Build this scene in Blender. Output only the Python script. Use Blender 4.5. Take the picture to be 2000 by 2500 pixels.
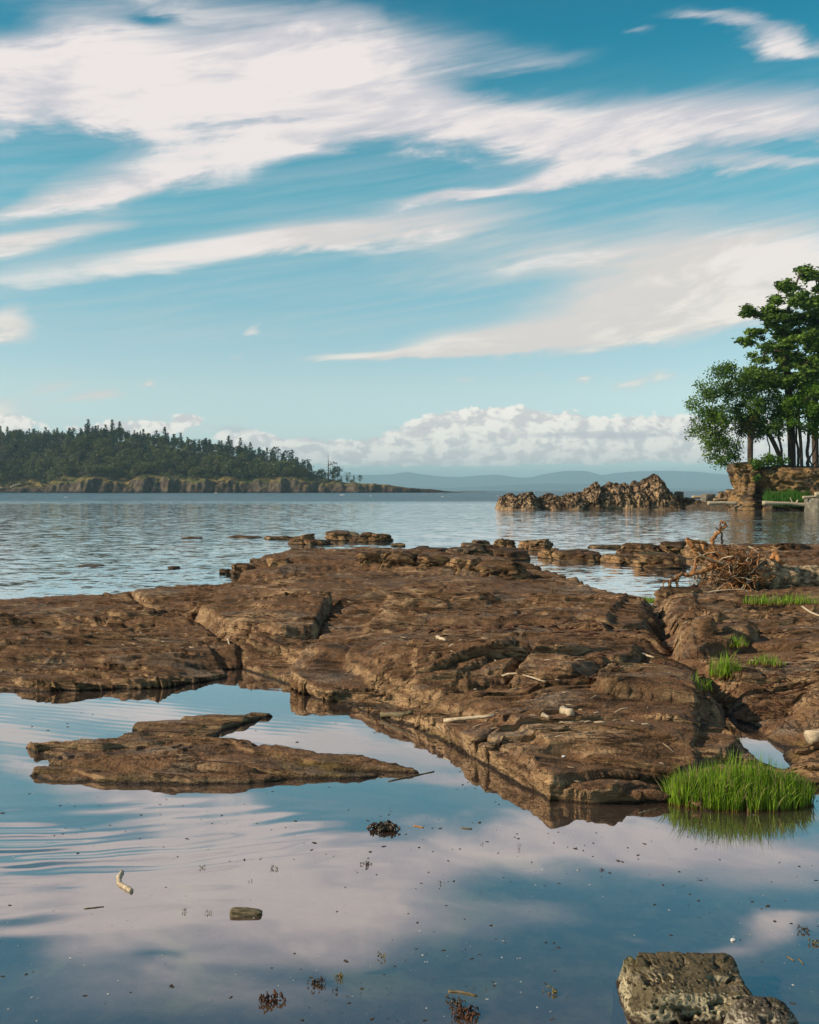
import bpy, bmesh, math, random
import numpy as np
from mathutils import Vector, Matrix

for o in list(bpy.data.objects):
    bpy.data.objects.remove(o, do_unlink=True)
scene = bpy.context.scene
COL = scene.collection

# ------------------------------------------------------------------ camera
EYE = 1.7                      # eye height above the pool (m)
FPX = 2500.0                   # focal length in units of the photograph's height
PITCH = math.atan(53 / 2500)   # camera looks down by 1.2 degrees
cam_d = bpy.data.cameras.new('camera')
cam = bpy.data.objects.new('camera', cam_d)
COL.objects.link(cam)
cam.location = (0, 0, EYE)
cam.rotation_euler = (math.pi / 2 - PITCH, 0, 0)
cam_d.sensor_fit = 'VERTICAL'
cam_d.sensor_height = 24
cam_d.lens = 24
cam_d.clip_start = 0.05
cam_d.clip_end = 60000
scene.camera = cam

# ------------------------------------------------------------------ light
SUN_AZ = math.radians(-103)     # measured clockwise from +Y (view axis): low sun on the left
SUN_EL = math.radians(28)
SUN_DIR = Vector((math.sin(SUN_AZ) * math.cos(SUN_EL), math.cos(SUN_AZ) * math.cos(SUN_EL), math.sin(SUN_EL)))
sun_d = bpy.data.lights.new('sun', 'SUN')
sun_d.energy = 5.0
sun_d.angle = math.radians(0.6)
sun_d.color = (1.0, 0.83, 0.62)
sun = bpy.data.objects.new('sun', sun_d)
COL.objects.link(sun)
sun.rotation_euler = SUN_DIR.to_track_quat('Z', 'Y').to_euler()

scene.view_settings.view_transform = 'Standard'
scene.view_settings.look = 'None'
scene.view_settings.exposure = 0.0
scene.view_settings.gamma = 1.0
scene.render.engine = 'CYCLES'
cy = scene.cycles
cy.max_bounces = 5
cy.diffuse_bounces = 2
cy.glossy_bounces = 3
cy.transmission_bounces = 3
cy.transparent_max_bounces = 8
cy.volume_bounces = 0
cy.caustics_reflective = False
cy.caustics_refractive = False
cy.use_denoising = True


# ------------------------------------------------------------------ node helpers
class NB:
    """small expression builder over a node tree"""
    def __init__(s, tree):
        s.t = tree

    def new(s, typ, **kw):
        n = s.t.nodes.new(typ)
        for k, v in kw.items():
            setattr(n, k, v)
        return n

    def put(s, sock, v):
        if isinstance(v, bpy.types.NodeSocket):
            s.t.links.new(v, sock)
        elif isinstance(v, (tuple, list, Vector)):
            if len(v) == 3 and sock.type == 'RGBA':
                v = (*v, 1)
            sock.default_value = v
        else:
            sock.default_value = v

    def m(s, op, a, b=0.0, c=0.0, clamp=False):
        n = s.new('ShaderNodeMath', operation=op, use_clamp=clamp)
        s.put(n.inputs[0], a); s.put(n.inputs[1], b); s.put(n.inputs[2], c)
        return n.outputs[0]

    def add(s, a, b): return s.m('ADD', a, b)
    def mul(s, a, b): return s.m('MULTIPLY', a, b)
    def sub(s, a, b): return s.m('SUBTRACT', a, b)

    def v(s, op, a, b=(0, 0, 0), scale=None):
        n = s.new('ShaderNodeVectorMath', operation=op)
        s.put(n.inputs[0], a); s.put(n.inputs[1], b)
        if scale is not None:
            s.put(n.inputs['Scale'], scale)
        return n.outputs['Value'] if op in ('DOT_PRODUCT', 'LENGTH', 'DISTANCE') else n.outputs[0]

    def xyz(s, x=0.0, y=0.0, z=0.0):
        n = s.new('ShaderNodeCombineXYZ')
        s.put(n.inputs[0], x); s.put(n.inputs[1], y); s.put(n.inputs[2], z)
        return n.outputs[0]

    def sep(s, v):
        n = s.new('ShaderNodeSeparateXYZ'); s.put(n.inputs[0], v)
        return n.outputs

    def noise(s, vec, scale=1.0, detail=6.0, rough=0.55, dist=0.0, dims='3D', w=None, lac=2.0):
        n = s.new('ShaderNodeTexNoise', noise_dimensions=dims)
        s.put(n.inputs['Vector'], vec)
        n.inputs['Scale'].default_value = scale
        n.inputs['Detail'].default_value = detail
        n.inputs['Roughness'].default_value = rough
        n.inputs['Lacunarity'].default_value = lac
        n.inputs['Distortion'].default_value = dist
        return n.outputs[0], n.outputs[1]

    def voro(s, vec, scale=1.0, feature='F1', rand=1.0, smooth=None, detail=0.0):
        n = s.new('ShaderNodeTexVoronoi', feature=feature)
        s.put(n.inputs['Vector'], vec)
        n.inputs['Scale'].default_value = scale
        n.inputs['Randomness'].default_value = rand
        if 'Detail' in n.inputs:
            n.inputs['Detail'].default_value = detail
        if smooth is not None and 'Smoothness' in n.inputs:
            n.inputs['Smoothness'].default_value = smooth
        return n

    def mr(s, x, a, b, c=0.0, d=1.0, smooth=True):
        n = s.new('ShaderNodeMapRange', interpolation_type='SMOOTHSTEP' if smooth else 'LINEAR')
        s.put(n.inputs[0], x)
        for i, q in enumerate((a, b, c, d)):
            s.put(n.inputs[1 + i], q)
        return n.outputs[0]

    def mix(s, f, a, b, blend='MIX'):
        n = s.new('ShaderNodeMix', data_type='RGBA', blend_type=blend)
        s.put(n.inputs[0], f); s.put(n.inputs[6], a); s.put(n.inputs[7], b)
        return n.outputs[2]

    def ramp(s, f, stops, interp='LINEAR'):
        n = s.new('ShaderNodeValToRGB')
        n.color_ramp.interpolation = interp
        el = n.color_ramp.elements
        while len(el) > 1:
            el.remove(el[0])
        for i, (p, c) in enumerate(stops):
            e = el[0] if i == 0 else el.new(p)
            e.position = p
            e.color = (*c, 1) if len(c) == 3 else c
        s.put(n.inputs[0], f)
        return n.outputs[0]


def srgb(r, g, b):
    def f(c):
        c /= 255.0
        return c / 12.92 if c <= 0.04045 else ((c + 0.055) / 1.055) ** 2.4
    return (f(r), f(g), f(b))


def ray(px, py):
    """direction of a photograph pixel in the world"""
    x = (px - 1000) / FPX
    z = -(py - 1250) / FPX
    c, s = math.cos(PITCH), math.sin(PITCH)
    return Vector((x, c + z * s, z * c - s))


def at(px, py, z=0.0, D=None):
    """world point where a photograph pixel meets height z (or distance D along Y)"""
    r = ray(px, py)
    k = (z - EYE) / r.z if D is None else D / r.y
    return Vector((r.x * k, r.y * k, EYE + r.z * k))


# ------------------------------------------------------------------ sky
def build_world():
    w = bpy.data.worlds.new('World')
    scene.world = w
    w.use_nodes = True
    t = w.node_tree
    t.nodes.clear()
    N = NB(t)

    def azel(px, py):
        r = ray(px, py).normalized()
        return (math.degrees(math.atan2(r.x, r.y)), math.degrees(math.asin(r.z)))

    def wisps(P, rows, lo=-90, hi=90, slack=2.6):
        """sum of soft elongated puffs in (azimuth, elevation) degrees that reach the band lo..hi"""
        acc = 0.0
        for (x0, y0, x1, y1, wpx, inten) in rows:
            (a0, e0), (a1, e1) = azel(x0, y0), azel(x1, y1)
            W = wpx / 43.6
            if max(e0, e1) + 2.2 * W + slack < lo or min(e0, e1) - 2.2 * W - slack > hi:
                continue
            L = math.hypot(a1 - a0, e1 - e0)
            n = N.new('ShaderNodeMapping', vector_type='TEXTURE')
            N.put(n.inputs['Vector'], P)
            n.inputs['Location'].default_value = ((a0 + a1) / 2, (e0 + e1) / 2, 0)
            n.inputs['Rotation'].default_value = (0, 0, math.atan2(e1 - e0, a1 - a0))
            n.inputs['Scale'].default_value = (L * 0.52 + W * 0.7, W, 1)
            q = N.v('DOT_PRODUCT', n.outputs[0], n.outputs[0])
            acc = N.m('MULTIPLY_ADD', N.m('POWER', math.exp(-1), q), inten, acc)
        return acc

    tc = N.new('ShaderNodeTexCoord')
    X = N.sep(N.v('NORMALIZE', tc.outputs['Generated']))
    az = N.mul(N.m('ARCTAN2', X[0], X[1]), 180 / math.pi)
    el = N.mul(N.m('ARCSINE', X[2]), 180 / math.pi)
    P = N.xyz(az, el, 0.0)
    ca, sa = math.cos(math.radians(9)), math.sin(math.radians(9))
    along = N.add(N.mul(az, ca), N.mul(el, sa))          # along the wind-drawn streaks
    across = N.sub(N.mul(el, ca), N.mul(az, sa))
    S = N.xyz(N.mul(along, 0.055), N.mul(across, 0.24), 0.0)
    big = N.noise(S, 1.0, 2, 0.55, 0.0, '2D')
    fine = N.noise(N.v('ADD', S, N.v('SCALE', big[1], scale=.55)), 2.6, 6, 0.6, 0.0, '2D')[0]
    wv = N.sep(N.v('SUBTRACT', big[1], (.5, .5, .5)))
    wf = N.sub(fine, .5)
    Pw = N.xyz(N.add(az, N.add(N.mul(wv[0], 5.0), N.mul(wf, 3.0))),
               N.add(el, N.add(N.mul(wv[1], 1.4), N.mul(wf, 1.7))), 0.0)

    # high thin cloud: the broad white mass, its trailing edge and the wisps below it
    cirrus = [
        (-60, 45, 90, 70, 36, -.55), (320, 40, 440, 48, 16, -.6), (-40, 365, 310, 345, 26, -.75), (620, 405, 1150, 392, 30, -.55), (1050, 215, 1300, 205, 22, -.45), (1850, 372, 2000, 366, 10, -.5), (520, -10, 1000, 0, 26, -.4),
        (250, 540, 1300, 440, 60, .26), (850, 640, 1600, 560, 60, .3), (900, 420, 1300, 390, 40, .22), (0, 660, 500, 600, 40, .2), (1300, 500, 2100, 470, 40, .26),
        (-100, 120, 330, 140, 105, .95), (-100, 260, 620, 240, 105, 1.1), (450, 150, 900, 190, 120, 1.0),
        (700, 80, 1130, 110, 65, .55), (760, 260, 1150, 290, 80, .9), (1120, 150, 1420, 140, 28, .45),
        (0, 200, 900, 180, 140, .3), (150, -70, 900, -50, 55, .6), (1100, 300, 1600, 300, 62, .95), (1500, 290, 2150, 255, 60, .95), (1250, 350, 1650, 375, 48, .8),
        (1650, 340, 2100, 320, 38, .6), (1560, 420, 2100, 385, 20, .75),
        (830, 345, 500, 405, 52, .95), (500, 410, 150, 470, 36, .9), (200, 460, -100, 520, 34, .6),
        (1480, 395, 1270, 450, 19, .95), (1270, 452, 980, 492, 13, .85),
        (-60, 610, 110, 590, 34, .95), (90, 585, 300, 545, 30, .7),
        (590, 585, 860, 570, 27, 1.05), (800, 560, 1230, 530, 42, .75), (640, 590, 330, 660, 30, .75), (380, 655, -80, 705, 32, .55),
        (1050, 640, 2100, 560, 75, .36), (1150, 730, 2100, 690, 80, .62), (1500, 620, 2100, 560, 60, .4),
        (780, 868, 1150, 858, 15, .9), (1000, 850, 1380, 815, 32, 1.1), (1300, 812, 1850, 732, 46, 1.15), (1600, 720, 2200, 640, 70, 1.0),
        (-20, 805, 60, 790, 42, .9), (610, 800, 665, 793, 10, .6), (600, 806, 420, 838, 9, .4), (525, 868, 600, 862, 9, .4),
        (330, 934, 385, 932, 8, .7), (170, 968, 280, 962, 14, .75), (90, 945, 150, 940, 13, .5), (1530, 925, 1610, 921, 9, .7), (1600, 907, 1690, 903, 9, .6),
        (1415, 918, 1460, 913, 9, .75), (1070, 930, 1115, 928, 8, .45), (1240, 926, 1270, 924, 6, .5), (540, 730, 580, 728, 5, .25), (-40, 985, 90, 990, 26, .8),
        (1660, 48, 1800, 70, 20, .75), (1780, 75, 2100, 112, 24, .95), (1545, 86, 1580, 86, 15, .55), (0, 1030, 600, 1040, 22, .35),
    ]
    # outside the part in view the cloud is thinned to lower the ambient light
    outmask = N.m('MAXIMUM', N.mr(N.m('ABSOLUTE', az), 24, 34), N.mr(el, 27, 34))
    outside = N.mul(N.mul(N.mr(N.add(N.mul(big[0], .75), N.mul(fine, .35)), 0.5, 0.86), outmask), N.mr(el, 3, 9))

    # clear sky
    sky = N.new('ShaderNodeTexSky', sky_type='NISHITA')
    sky.sun_disc = False
    sky.sun_elevation = SUN_EL
    sky.sun_rotation = SUN_AZ
    sky.altitude = 0
    sky.air_density = 1.0
    sky.dust_density = 0.6
    sky.ozone_density = 2.0
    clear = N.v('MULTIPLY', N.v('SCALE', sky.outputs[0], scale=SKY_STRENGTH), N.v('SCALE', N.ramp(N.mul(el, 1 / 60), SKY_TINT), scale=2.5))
    shade = N.mr(N.add(N.mul(fine, .6), N.mul(big[0], .5)), 0.38, 0.72)
    fibre = N.noise(N.xyz(N.add(N.mul(along, .10), N.mul(big[0], 1.5)), N.mul(across, 1.9), 0.0), 1.0, 3, .6, 0.0, '2D')[0]
    cream = N.mix(N.mr(el, 6, 16), srgb(252, 243, 230), srgb(246, 236, 233))

    def high(lo, hi):
        F = wisps(Pw, cirrus, lo, hi)
        veil = N.mul(N.add(N.mul(N.mr(fibre, .25, .8), .16), .10), N.mul(N.mr(el, 5.5, 9), N.mr(el, 23, 17)))
        F = N.mul(F, N.mr(el, 15, 19, 1.0, .86))
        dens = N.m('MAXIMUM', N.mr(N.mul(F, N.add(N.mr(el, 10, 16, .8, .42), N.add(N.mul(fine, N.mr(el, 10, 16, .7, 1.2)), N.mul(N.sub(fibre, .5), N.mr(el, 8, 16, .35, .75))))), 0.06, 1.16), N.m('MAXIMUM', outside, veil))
        ccol = N.mix(N.mr(N.mul(dens, shade), 0.12, 0.78), N.mix(N.mr(el, 12, 18), srgb(228, 220, 214), srgb(212, 209, 215)), cream)
        return N.mix(N.mul(dens, 0.97), clear, ccol)

    def plain():
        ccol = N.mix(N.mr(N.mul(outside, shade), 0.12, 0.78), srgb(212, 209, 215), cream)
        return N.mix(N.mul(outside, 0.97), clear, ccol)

    # low cumulus: lumpy banks above the horizon, lit from the left
    def low(inner=True):
        col = high(-90, 6.4) if inner else plain()
        Pc = N.xyz(az, N.mul(el, 1.5), 0.0)

        def lumps(vec):
            wz = N.v('SCALE', N.noise(vec, 0.55, 1, 0.5, 0, '2D')[1], scale=0.9)
            vv = N.v('ADD', vec, wz)
            va = N.voro(vv, 0.62, 'F1', 1.0); va.voronoi_dimensions = '2D'
            vb = N.voro(vv, 1.6, 'F1', 1.0); vb.voronoi_dimensions = '2D'
            c = N.noise(vv, 2.4, 4, 0.6, 0, '2D')[0]
            return N.add(N.add(N.mul(N.sub(0.62, va.outputs['Distance']), 0.8), N.mul(N.sub(0.5, vb.outputs['Distance']), 0.45)), N.mul(N.sub(c, 0.5), 0.85))

        l0 = lumps(Pc)
        if not inner:
            outlow = N.mr(N.add(el, N.mul(l0, -2.5)), 4.5, 2.5)
            return N.mix(N.mul(outlow, .8), col, N.mix(N.mr(l0, -.2, .35), srgb(206, 206, 212), srgb(252, 240, 224)))
        l1 = lumps(N.v('ADD', Pc, (-0.42, 0.5, 0)))
        relief = N.sub(l0, l1)

        def bank(col, rows, lo, hi, edge, bright, dim, amt, k):
            B = wisps(P, rows)
            dd = N.mr(N.add(B, N.mul(l0, k)), 0.62, 0.62 + edge)
            c = N.mix(N.mr(relief, lo, hi), dim, bright)
            return N.mix(N.mul(dd, amt), col, c)

        outlow = N.mul(N.mr(N.m('ABSOLUTE', az), 23, 30), N.mr(N.add(el, N.mul(l0, -2.5)), 4.5, 2.5))
        col = N.mix(N.mul(outlow, .8), col, N.mix(N.mr(relief, -.25, .3), srgb(206, 206, 212), srgb(252, 240, 224)))
        col = bank(col, [(980, 1085, 1200, 1045, 55, 1.0), (1100, 1045, 1350, 1035, 42, 1.0), (1300, 1045, 2100, 1055, 44, 1.05), (1000, 1090, 2100, 1085, 30, .7), (740, 1120, 1010, 1095, 36, .9),
                         (430, 1022, 490, 1026, 17, 1.0), (500, 1060, 780, 1098, 30, .95), (290, 1045, 420, 1048, 20, .9), (-60, 1035, 80, 1032, 30, 1.0), (130, 1052, 330, 1045, 22, .7)],
                   -0.32, 0.26, 0.2, (1.14, 1.06, .95), srgb(226, 220, 219), 0.97, 0.5)
        # flat grey streaks across the bank
        st = wisps(N.v('ADD', P, N.xyz(0, N.mul(wf, 0.7), 0)), [(1250, 1062, 1680, 1054, 8, .8), (520, 1045, 640, 1050, 10, .6), (700, 1072, 800, 1074, 9, .6), (900, 1045, 1120, 1052, 6, .5)])
        col = N.mix(N.mul(N.mr(st, .15, .8), .75), col, srgb(205, 203, 210))
        return bank(col, [(800, 1118, 1000, 1122, 22, .95), (980, 1124, 1250, 1122, 20, .95), (1160, 1112, 1600, 1116, 26, 1.0), (1550, 1108, 2150, 1115, 28, 1.0), (560, 1112, 830, 1120, 22, .8)],
                    -0.3, 0.3, 0.3, (1.12, 1.02, .93), srgb(232, 222, 220), 0.94, 0.4)

    def bgd(c):
        n = N.new('ShaderNodeBackground')
        N.put(n.inputs[0], c)
        return n.outputs[0]

    def sel(limit, below, above):
        n = N.new('ShaderNodeMixShader')
        N.put(n.inputs[0], N.m('GREATER_THAN', el, limit))
        N.put(n.inputs[1], below); N.put(n.inputs[2], above)
        return n.outputs[0]

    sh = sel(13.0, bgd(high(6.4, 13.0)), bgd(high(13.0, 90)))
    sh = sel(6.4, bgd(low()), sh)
    # far from the part in view: sparser cloud, keeping the ambient light down
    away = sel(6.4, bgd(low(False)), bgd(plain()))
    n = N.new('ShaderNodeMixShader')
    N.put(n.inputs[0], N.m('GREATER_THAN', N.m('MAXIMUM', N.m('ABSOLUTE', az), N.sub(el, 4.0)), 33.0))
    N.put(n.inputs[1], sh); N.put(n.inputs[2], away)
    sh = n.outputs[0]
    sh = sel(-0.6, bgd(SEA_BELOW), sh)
    out = N.new('ShaderNodeOutputWorld')
    t.links.new(sh, out.inputs[0])
    w.cycles.sampling_method = 'MANUAL'
    w.cycles.sample_map_resolution = 512


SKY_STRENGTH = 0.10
# real sky colour graded towards the teal of the photograph, darkened overhead to cut ambient light, by elevation (0..60 degrees), in units of 2.5
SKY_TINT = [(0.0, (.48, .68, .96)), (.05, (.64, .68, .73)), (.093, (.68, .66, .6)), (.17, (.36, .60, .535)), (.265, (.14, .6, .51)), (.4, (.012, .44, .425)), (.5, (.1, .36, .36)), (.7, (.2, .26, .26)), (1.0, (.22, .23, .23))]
SEA_BELOW = (0.12, 0.2, 0.24)      # below the horizon the sky is never seen: the sea covers it
build_world()

# ------------------------------------------------------------------ mesh and noise helpers
rng = np.random.default_rng(7)
random.seed(7)


def _hash(ix, iy, iz, seed):
    h = (ix.astype(np.int64) * 374761393 + iy.astype(np.int64) * 668265263 + iz * 2147483647 + seed * 974634777) & 0xFFFFFFFF
    h = ((h ^ (h >> 13)) * 1274126177) & 0xFFFFFFFF
    h = ((h ^ (h >> 16)) * 2246822519) & 0xFFFFFFFF
    return ((h ^ (h >> 15)) & 0xFFFFFF) / float(0xFFFFFF)


def vn2(x, y, seed=0):
    """smooth value noise, 0..1"""
    x = np.asarray(x, float); y = np.asarray(y, float)
    ix = np.floor(x); iy = np.floor(y)
    fx = x - ix; fy = y - iy
    fx = fx * fx * fx * (fx * (fx * 6 - 15) + 10); fy = fy * fy * fy * (fy * (fy * 6 - 15) + 10)
    a = _hash(ix, iy, 0, seed); b = _hash(ix + 1, iy, 0, seed); c = _hash(ix, iy + 1, 0, seed); d = _hash(ix + 1, iy + 1, 0, seed)
    return (a + (b - a) * fx) * (1 - fy) + (c + (d - c) * fx) * fy


def vn3(x, y, z, seed=0):
    ix = np.floor(x); iy = np.floor(y); iz = np.floor(z)
    fx = x - ix; fy = y - iy; fz = z - iz
    fx = fx * fx * (3 - 2 * fx); fy = fy * fy * (3 - 2 * fy); fz = fz * fz * (3 - 2 * fz)
    izi = iz.astype(np.int64)
    r = 0
    for k in (0, 1):
        a = _hash(ix, iy, izi + k, seed); b = _hash(ix + 1, iy, izi + k, seed); c = _hash(ix, iy + 1, izi + k, seed); d = _hash(ix + 1, iy + 1, izi + k, seed)
        q = (a + (b - a) * fx) * (1 - fy) + (c + (d - c) * fx) * fy
        r = r + q * (fz if k else 1 - fz)
    return r


def fbm(x, y, oct=4, seed=0, gain=0.5):
    """-1..1"""
    s = 0; amp = 1.0; tot = 0
    for o in range(oct):
        s = s + amp * (vn2(x * 2 ** o + 17.3 * o, y * 2 ** o - 9.1 * o, seed + o) * 2 - 1)
        tot += amp; amp *= gain
    return s / tot


def fbm3(x, y, z, oct=4, seed=0, gain=0.5):
    s = 0; amp = 1.0; tot = 0
    for o in range(oct):
        s = s + amp * (vn3(x * 2 ** o + 5.1 * o, y * 2 ** o, z * 2 ** o - 3.3 * o, seed + o) * 2 - 1)
        tot += amp; amp *= gain
    return s / tot


def worley2(x, y, seed=0):
    """F1, F2, id (0..1) and offset to the nearest feature point"""
    ix = np.floor(x); iy = np.floor(y)
    f1 = np.full(x.shape, 9.0); f2 = np.full(x.shape, 9.0); cid = np.zeros(x.shape); ox = np.zeros(x.shape); oy = np.zeros(x.shape)
    for dx in (-1, 0, 1):
        for dy in (-1, 0, 1):
            cx = ix + dx; cy_ = iy + dy
            px = cx + _hash(cx, cy_, 1, seed); py = cy_ + _hash(cx, cy_, 2, seed)
            d = np.hypot(px - x, py - y)
            near = d < f1
            f2 = np.where(near, f1, np.minimum(f2, d))
            cid = np.where(near, _hash(cx, cy_, 3, seed), cid)
            ox = np.where(near, x - px, ox); oy = np.where(near, y - py, oy)
            f1 = np.where(near, d, f1)
    return f1, f2, cid, ox, oy


def sstep(a, b, x):
    t = np.clip((x - a) / (b - a), 0, 1)
    return t * t * (3 - 2 * t)


def mesh_np(name, V, F, smooth=True):
    """mesh from numpy vertices and an (n, 3 or 4) face array or a list of face arrays"""
    me = bpy.data.meshes.new(name)
    V = np.ascontiguousarray(V, dtype=np.float32)
    if isinstance(F, np.ndarray):
        F = [F]
    F = [np.asarray(f, np.int32) for f in F if len(f)]
    me.vertices.add(len(V))
    me.vertices.foreach_set('co', V.ravel())
    loops = np.concatenate([f.ravel() for f in F])
    sizes = np.concatenate([np.full(len(f), f.shape[1], np.int32) for f in F])
    starts = np.concatenate([[0], np.cumsum(sizes)[:-1]]).astype(np.int32)
    me.loops.add(len(loops))
    me.loops.foreach_set('vertex_index', loops)
    me.polygons.add(len(sizes))
    me.polygons.foreach_set('loop_start', starts)
    me.polygons.foreach_set('use_smooth', np.full(len(sizes), smooth, dtype=bool))
    me.update(calc_edges=True)
    me.validate()
    return me


def link(name, me, mat=None, parent=None, loc=None):
    o = bpy.data.objects.new(name, me)
    COL.objects.link(o)
    if me is not None and mat is not None:
        for m in (mat if isinstance(mat, (list, tuple)) else [mat]):
            if len(me.materials) < (len(mat) if isinstance(mat, (list, tuple)) else 1):
                me.materials.append(m)
    if parent is not None:
        o.parent = parent
    if loc is not None:
        o.location = loc
    return o


def tag(o, label=None, cat=None, group=None, kind=None):
    for k, v in (('label', label), ('category', cat), ('group', group), ('kind', kind)):
        if v:
            o[k] = v
    return o


def empty(name, loc=(0, 0, 0)):
    o = bpy.data.objects.new(name, None)
    COL.objects.link(o)
    o.location = loc
    return o


def attr(me, name, arr):
    a = me.attributes.new(name, 'FLOAT', 'POINT')
    a.data.foreach_set('value', np.ascontiguousarray(arr, dtype=np.float32).ravel())


def grid_faces(nr, nc, keep=None):
    i = np.arange(nr - 1)[:, None] * nc + np.arange(nc - 1)[None, :]
    f = np.stack([i, i + 1, i + nc + 1, i + nc], -1).reshape(-1, 4)
    return f if keep is None else f[keep.ravel()]


def compact(V, F):
    used = np.unique(F)
    mp = np.full(len(V), -1, np.int64); mp[used] = np.arange(len(used))
    return V[used], mp[F], used


class Tubes:
    """collects tapered tubes along polylines"""
    def __init__(s):
        s.V = []; s.F = []; s.n = 0

    def add(s, pts, rad, sides=7, cap=True, rough=0.0, seed=0):
        P = np.array([tuple(p) for p in pts], float)
        R = np.full(len(P), rad, float) if np.isscalar(rad) else np.asarray(rad, float)
        T = np.gradient(P, axis=0)
        T /= np.linalg.norm(T, axis=1)[:, None] + 1e-9
        up = np.array([0, 0, 1.0]) if abs(T[0, 2]) < 0.9 else np.array([1.0, 0, 0])
        a = np.linspace(0, 2 * np.pi, sides, endpoint=False)
        rings = []
        for i in range(len(P)):
            n = np.cross(T[i], up); n /= np.linalg.norm(n) + 1e-9
            b = np.cross(n, T[i]); up = b
            r = R[i]
            rr = r * (1 + rough * (vn2(a * 1.3 + seed, np.full(sides, i * .7 + seed), 3) * 2 - 1)) if rough else np.full(sides, r)
            rings.append(P[i] + rr[:, None] * (np.cos(a)[:, None] * n + np.sin(a)[:, None] * b))
        V = np.concatenate(rings)
        k = len(P)
        i = np.arange(k - 1)[:, None] * sides; j = np.arange(sides)[None, :]; j2 = (j + 1) % sides
        F = np.stack([i + j, i + j2, i + sides + j2, i + sides + j], -1).reshape(-1, 4)
        extra = []
        if cap:
            c0 = len(V); V = np.concatenate([V, P[:1], P[-1:]])
            for q in range(sides):
                extra.append((c0, (q + 1) % sides, q, q))
                extra.append((c0 + 1, (k - 1) * sides + q, (k - 1) * sides + (q + 1) % sides, (k - 1) * sides + (q + 1) % sides))
        s.F.append(F + s.n)
        if extra:
            e = np.array(extra)[:, :3] + s.n
            s.F.append(e)
        s.V.append(V); s.n += len(V)

    def mesh(s, name, smooth=True):
        q = [f for f in s.F if f.shape[1] == 4]; t = [f for f in s.F if f.shape[1] == 3]
        return mesh_np(name, np.concatenate(s.V), ([np.concatenate(q)] if q else []) + ([np.concatenate(t)] if t else []), smooth)


def bend(pts, n=6, jit=0.0, seed=0):
    """Catmull-Rom through the points, with a little random wander"""
    P = np.array([tuple(p) for p in pts], float)
    Q = np.concatenate([[2 * P[0] - P[1]], P, [2 * P[-1] - P[-2]]])
    out = []
    for i in range(1, len(Q) - 2):
        for t in np.linspace(0, 1, n, endpoint=False):
            a, b, c, d = Q[i - 1], Q[i], Q[i + 1], Q[i + 2]
            out.append(.5 * ((2 * b) + (c - a) * t + (2 * a - 5 * b + 4 * c - d) * t * t + (3 * b - a - 3 * c + d) * t ** 3))
    out.append(P[-1])
    out = np.array(out)
    if jit:
        r = np.random.default_rng(seed)
        w = r.normal(0, jit, out.shape); w[0] = 0; w[-1] = 0
        out = out + w
    return out


def blob_mesh(name, n=22, size=(1, 1, 1), power=4.0, disp=None, base_cut=-0.5):
    """rounded block (superquadric from a cube grid), displaced by disp(P, Nrm)"""
    V = []; F = []; off = 0
    g = np.linspace(-1, 1, n)
    A, B = np.meshgrid(g, g, indexing='ij')
    for ax in range(3):
        for sg in (-1, 1):
            c = np.full_like(A, sg)
            q = [A, B]; arr = [None] * 3
            arr[ax] = c; arr[(ax + 1) % 3] = A; arr[(ax + 2) % 3] = B
            P = np.stack(arr, -1).reshape(-1, 3)
            V.append(P)
            f = grid_faces(n, n)
            F.append((f if sg > 0 else f[:, ::-1]) + off); off += n * n
    P = np.concatenate(V); F = np.concatenate(F)
    key = np.round(P * 1e4).astype(np.int64)
    _, idx, inv = np.unique(key, axis=0, return_index=True, return_inverse=True)
    P = P[idx]; F = inv.ravel()[F]
    L = (np.abs(P) ** power).sum(1) ** (1 / power)
    P = P / L[:, None]
    Nn = P / np.linalg.norm(P, axis=1)[:, None]
    P = P * np.array(size) * 0.5
    if disp is not None:
        P = P + disp(P, Nn)
    return mesh_np(name, P, F)


# ------------------------------------------------------------------ materials
def material(name):
    m = bpy.data.materials.new(name)
    m.use_nodes = True
    t = m.node_tree
    t.nodes.clear()
    N = NB(t)
    out = N.new('ShaderNodeOutputMaterial')
    return m, N, out


def principled(N, out, color, rough=0.8, normal=None, spec=0.3, **kw):
    b = N.new('ShaderNodeBsdfPrincipled')
    N.put(b.inputs['Base Color'], color)
    N.put(b.inputs['Roughness'], rough)
    N.put(b.inputs['Specular IOR Level'], spec)
    if normal is not None:
        N.put(b.inputs['Normal'], normal)
    for k, v in kw.items():
        N.put(b.inputs[k], v)
    N.t.links.new(b.outputs[0], out.inputs[0])
    return b


def bump(N, h, strength=0.5, dist=0.02, prev=None):
    n = N.new('ShaderNodeBump')
    n.inputs['Strength'].default_value = strength
    n.inputs['Distance'].default_value = dist
    N.put(n.inputs['Height'], h)
    if prev is not None:
        N.put(n.inputs['Normal'], prev)
    return n.outputs[0]


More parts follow.
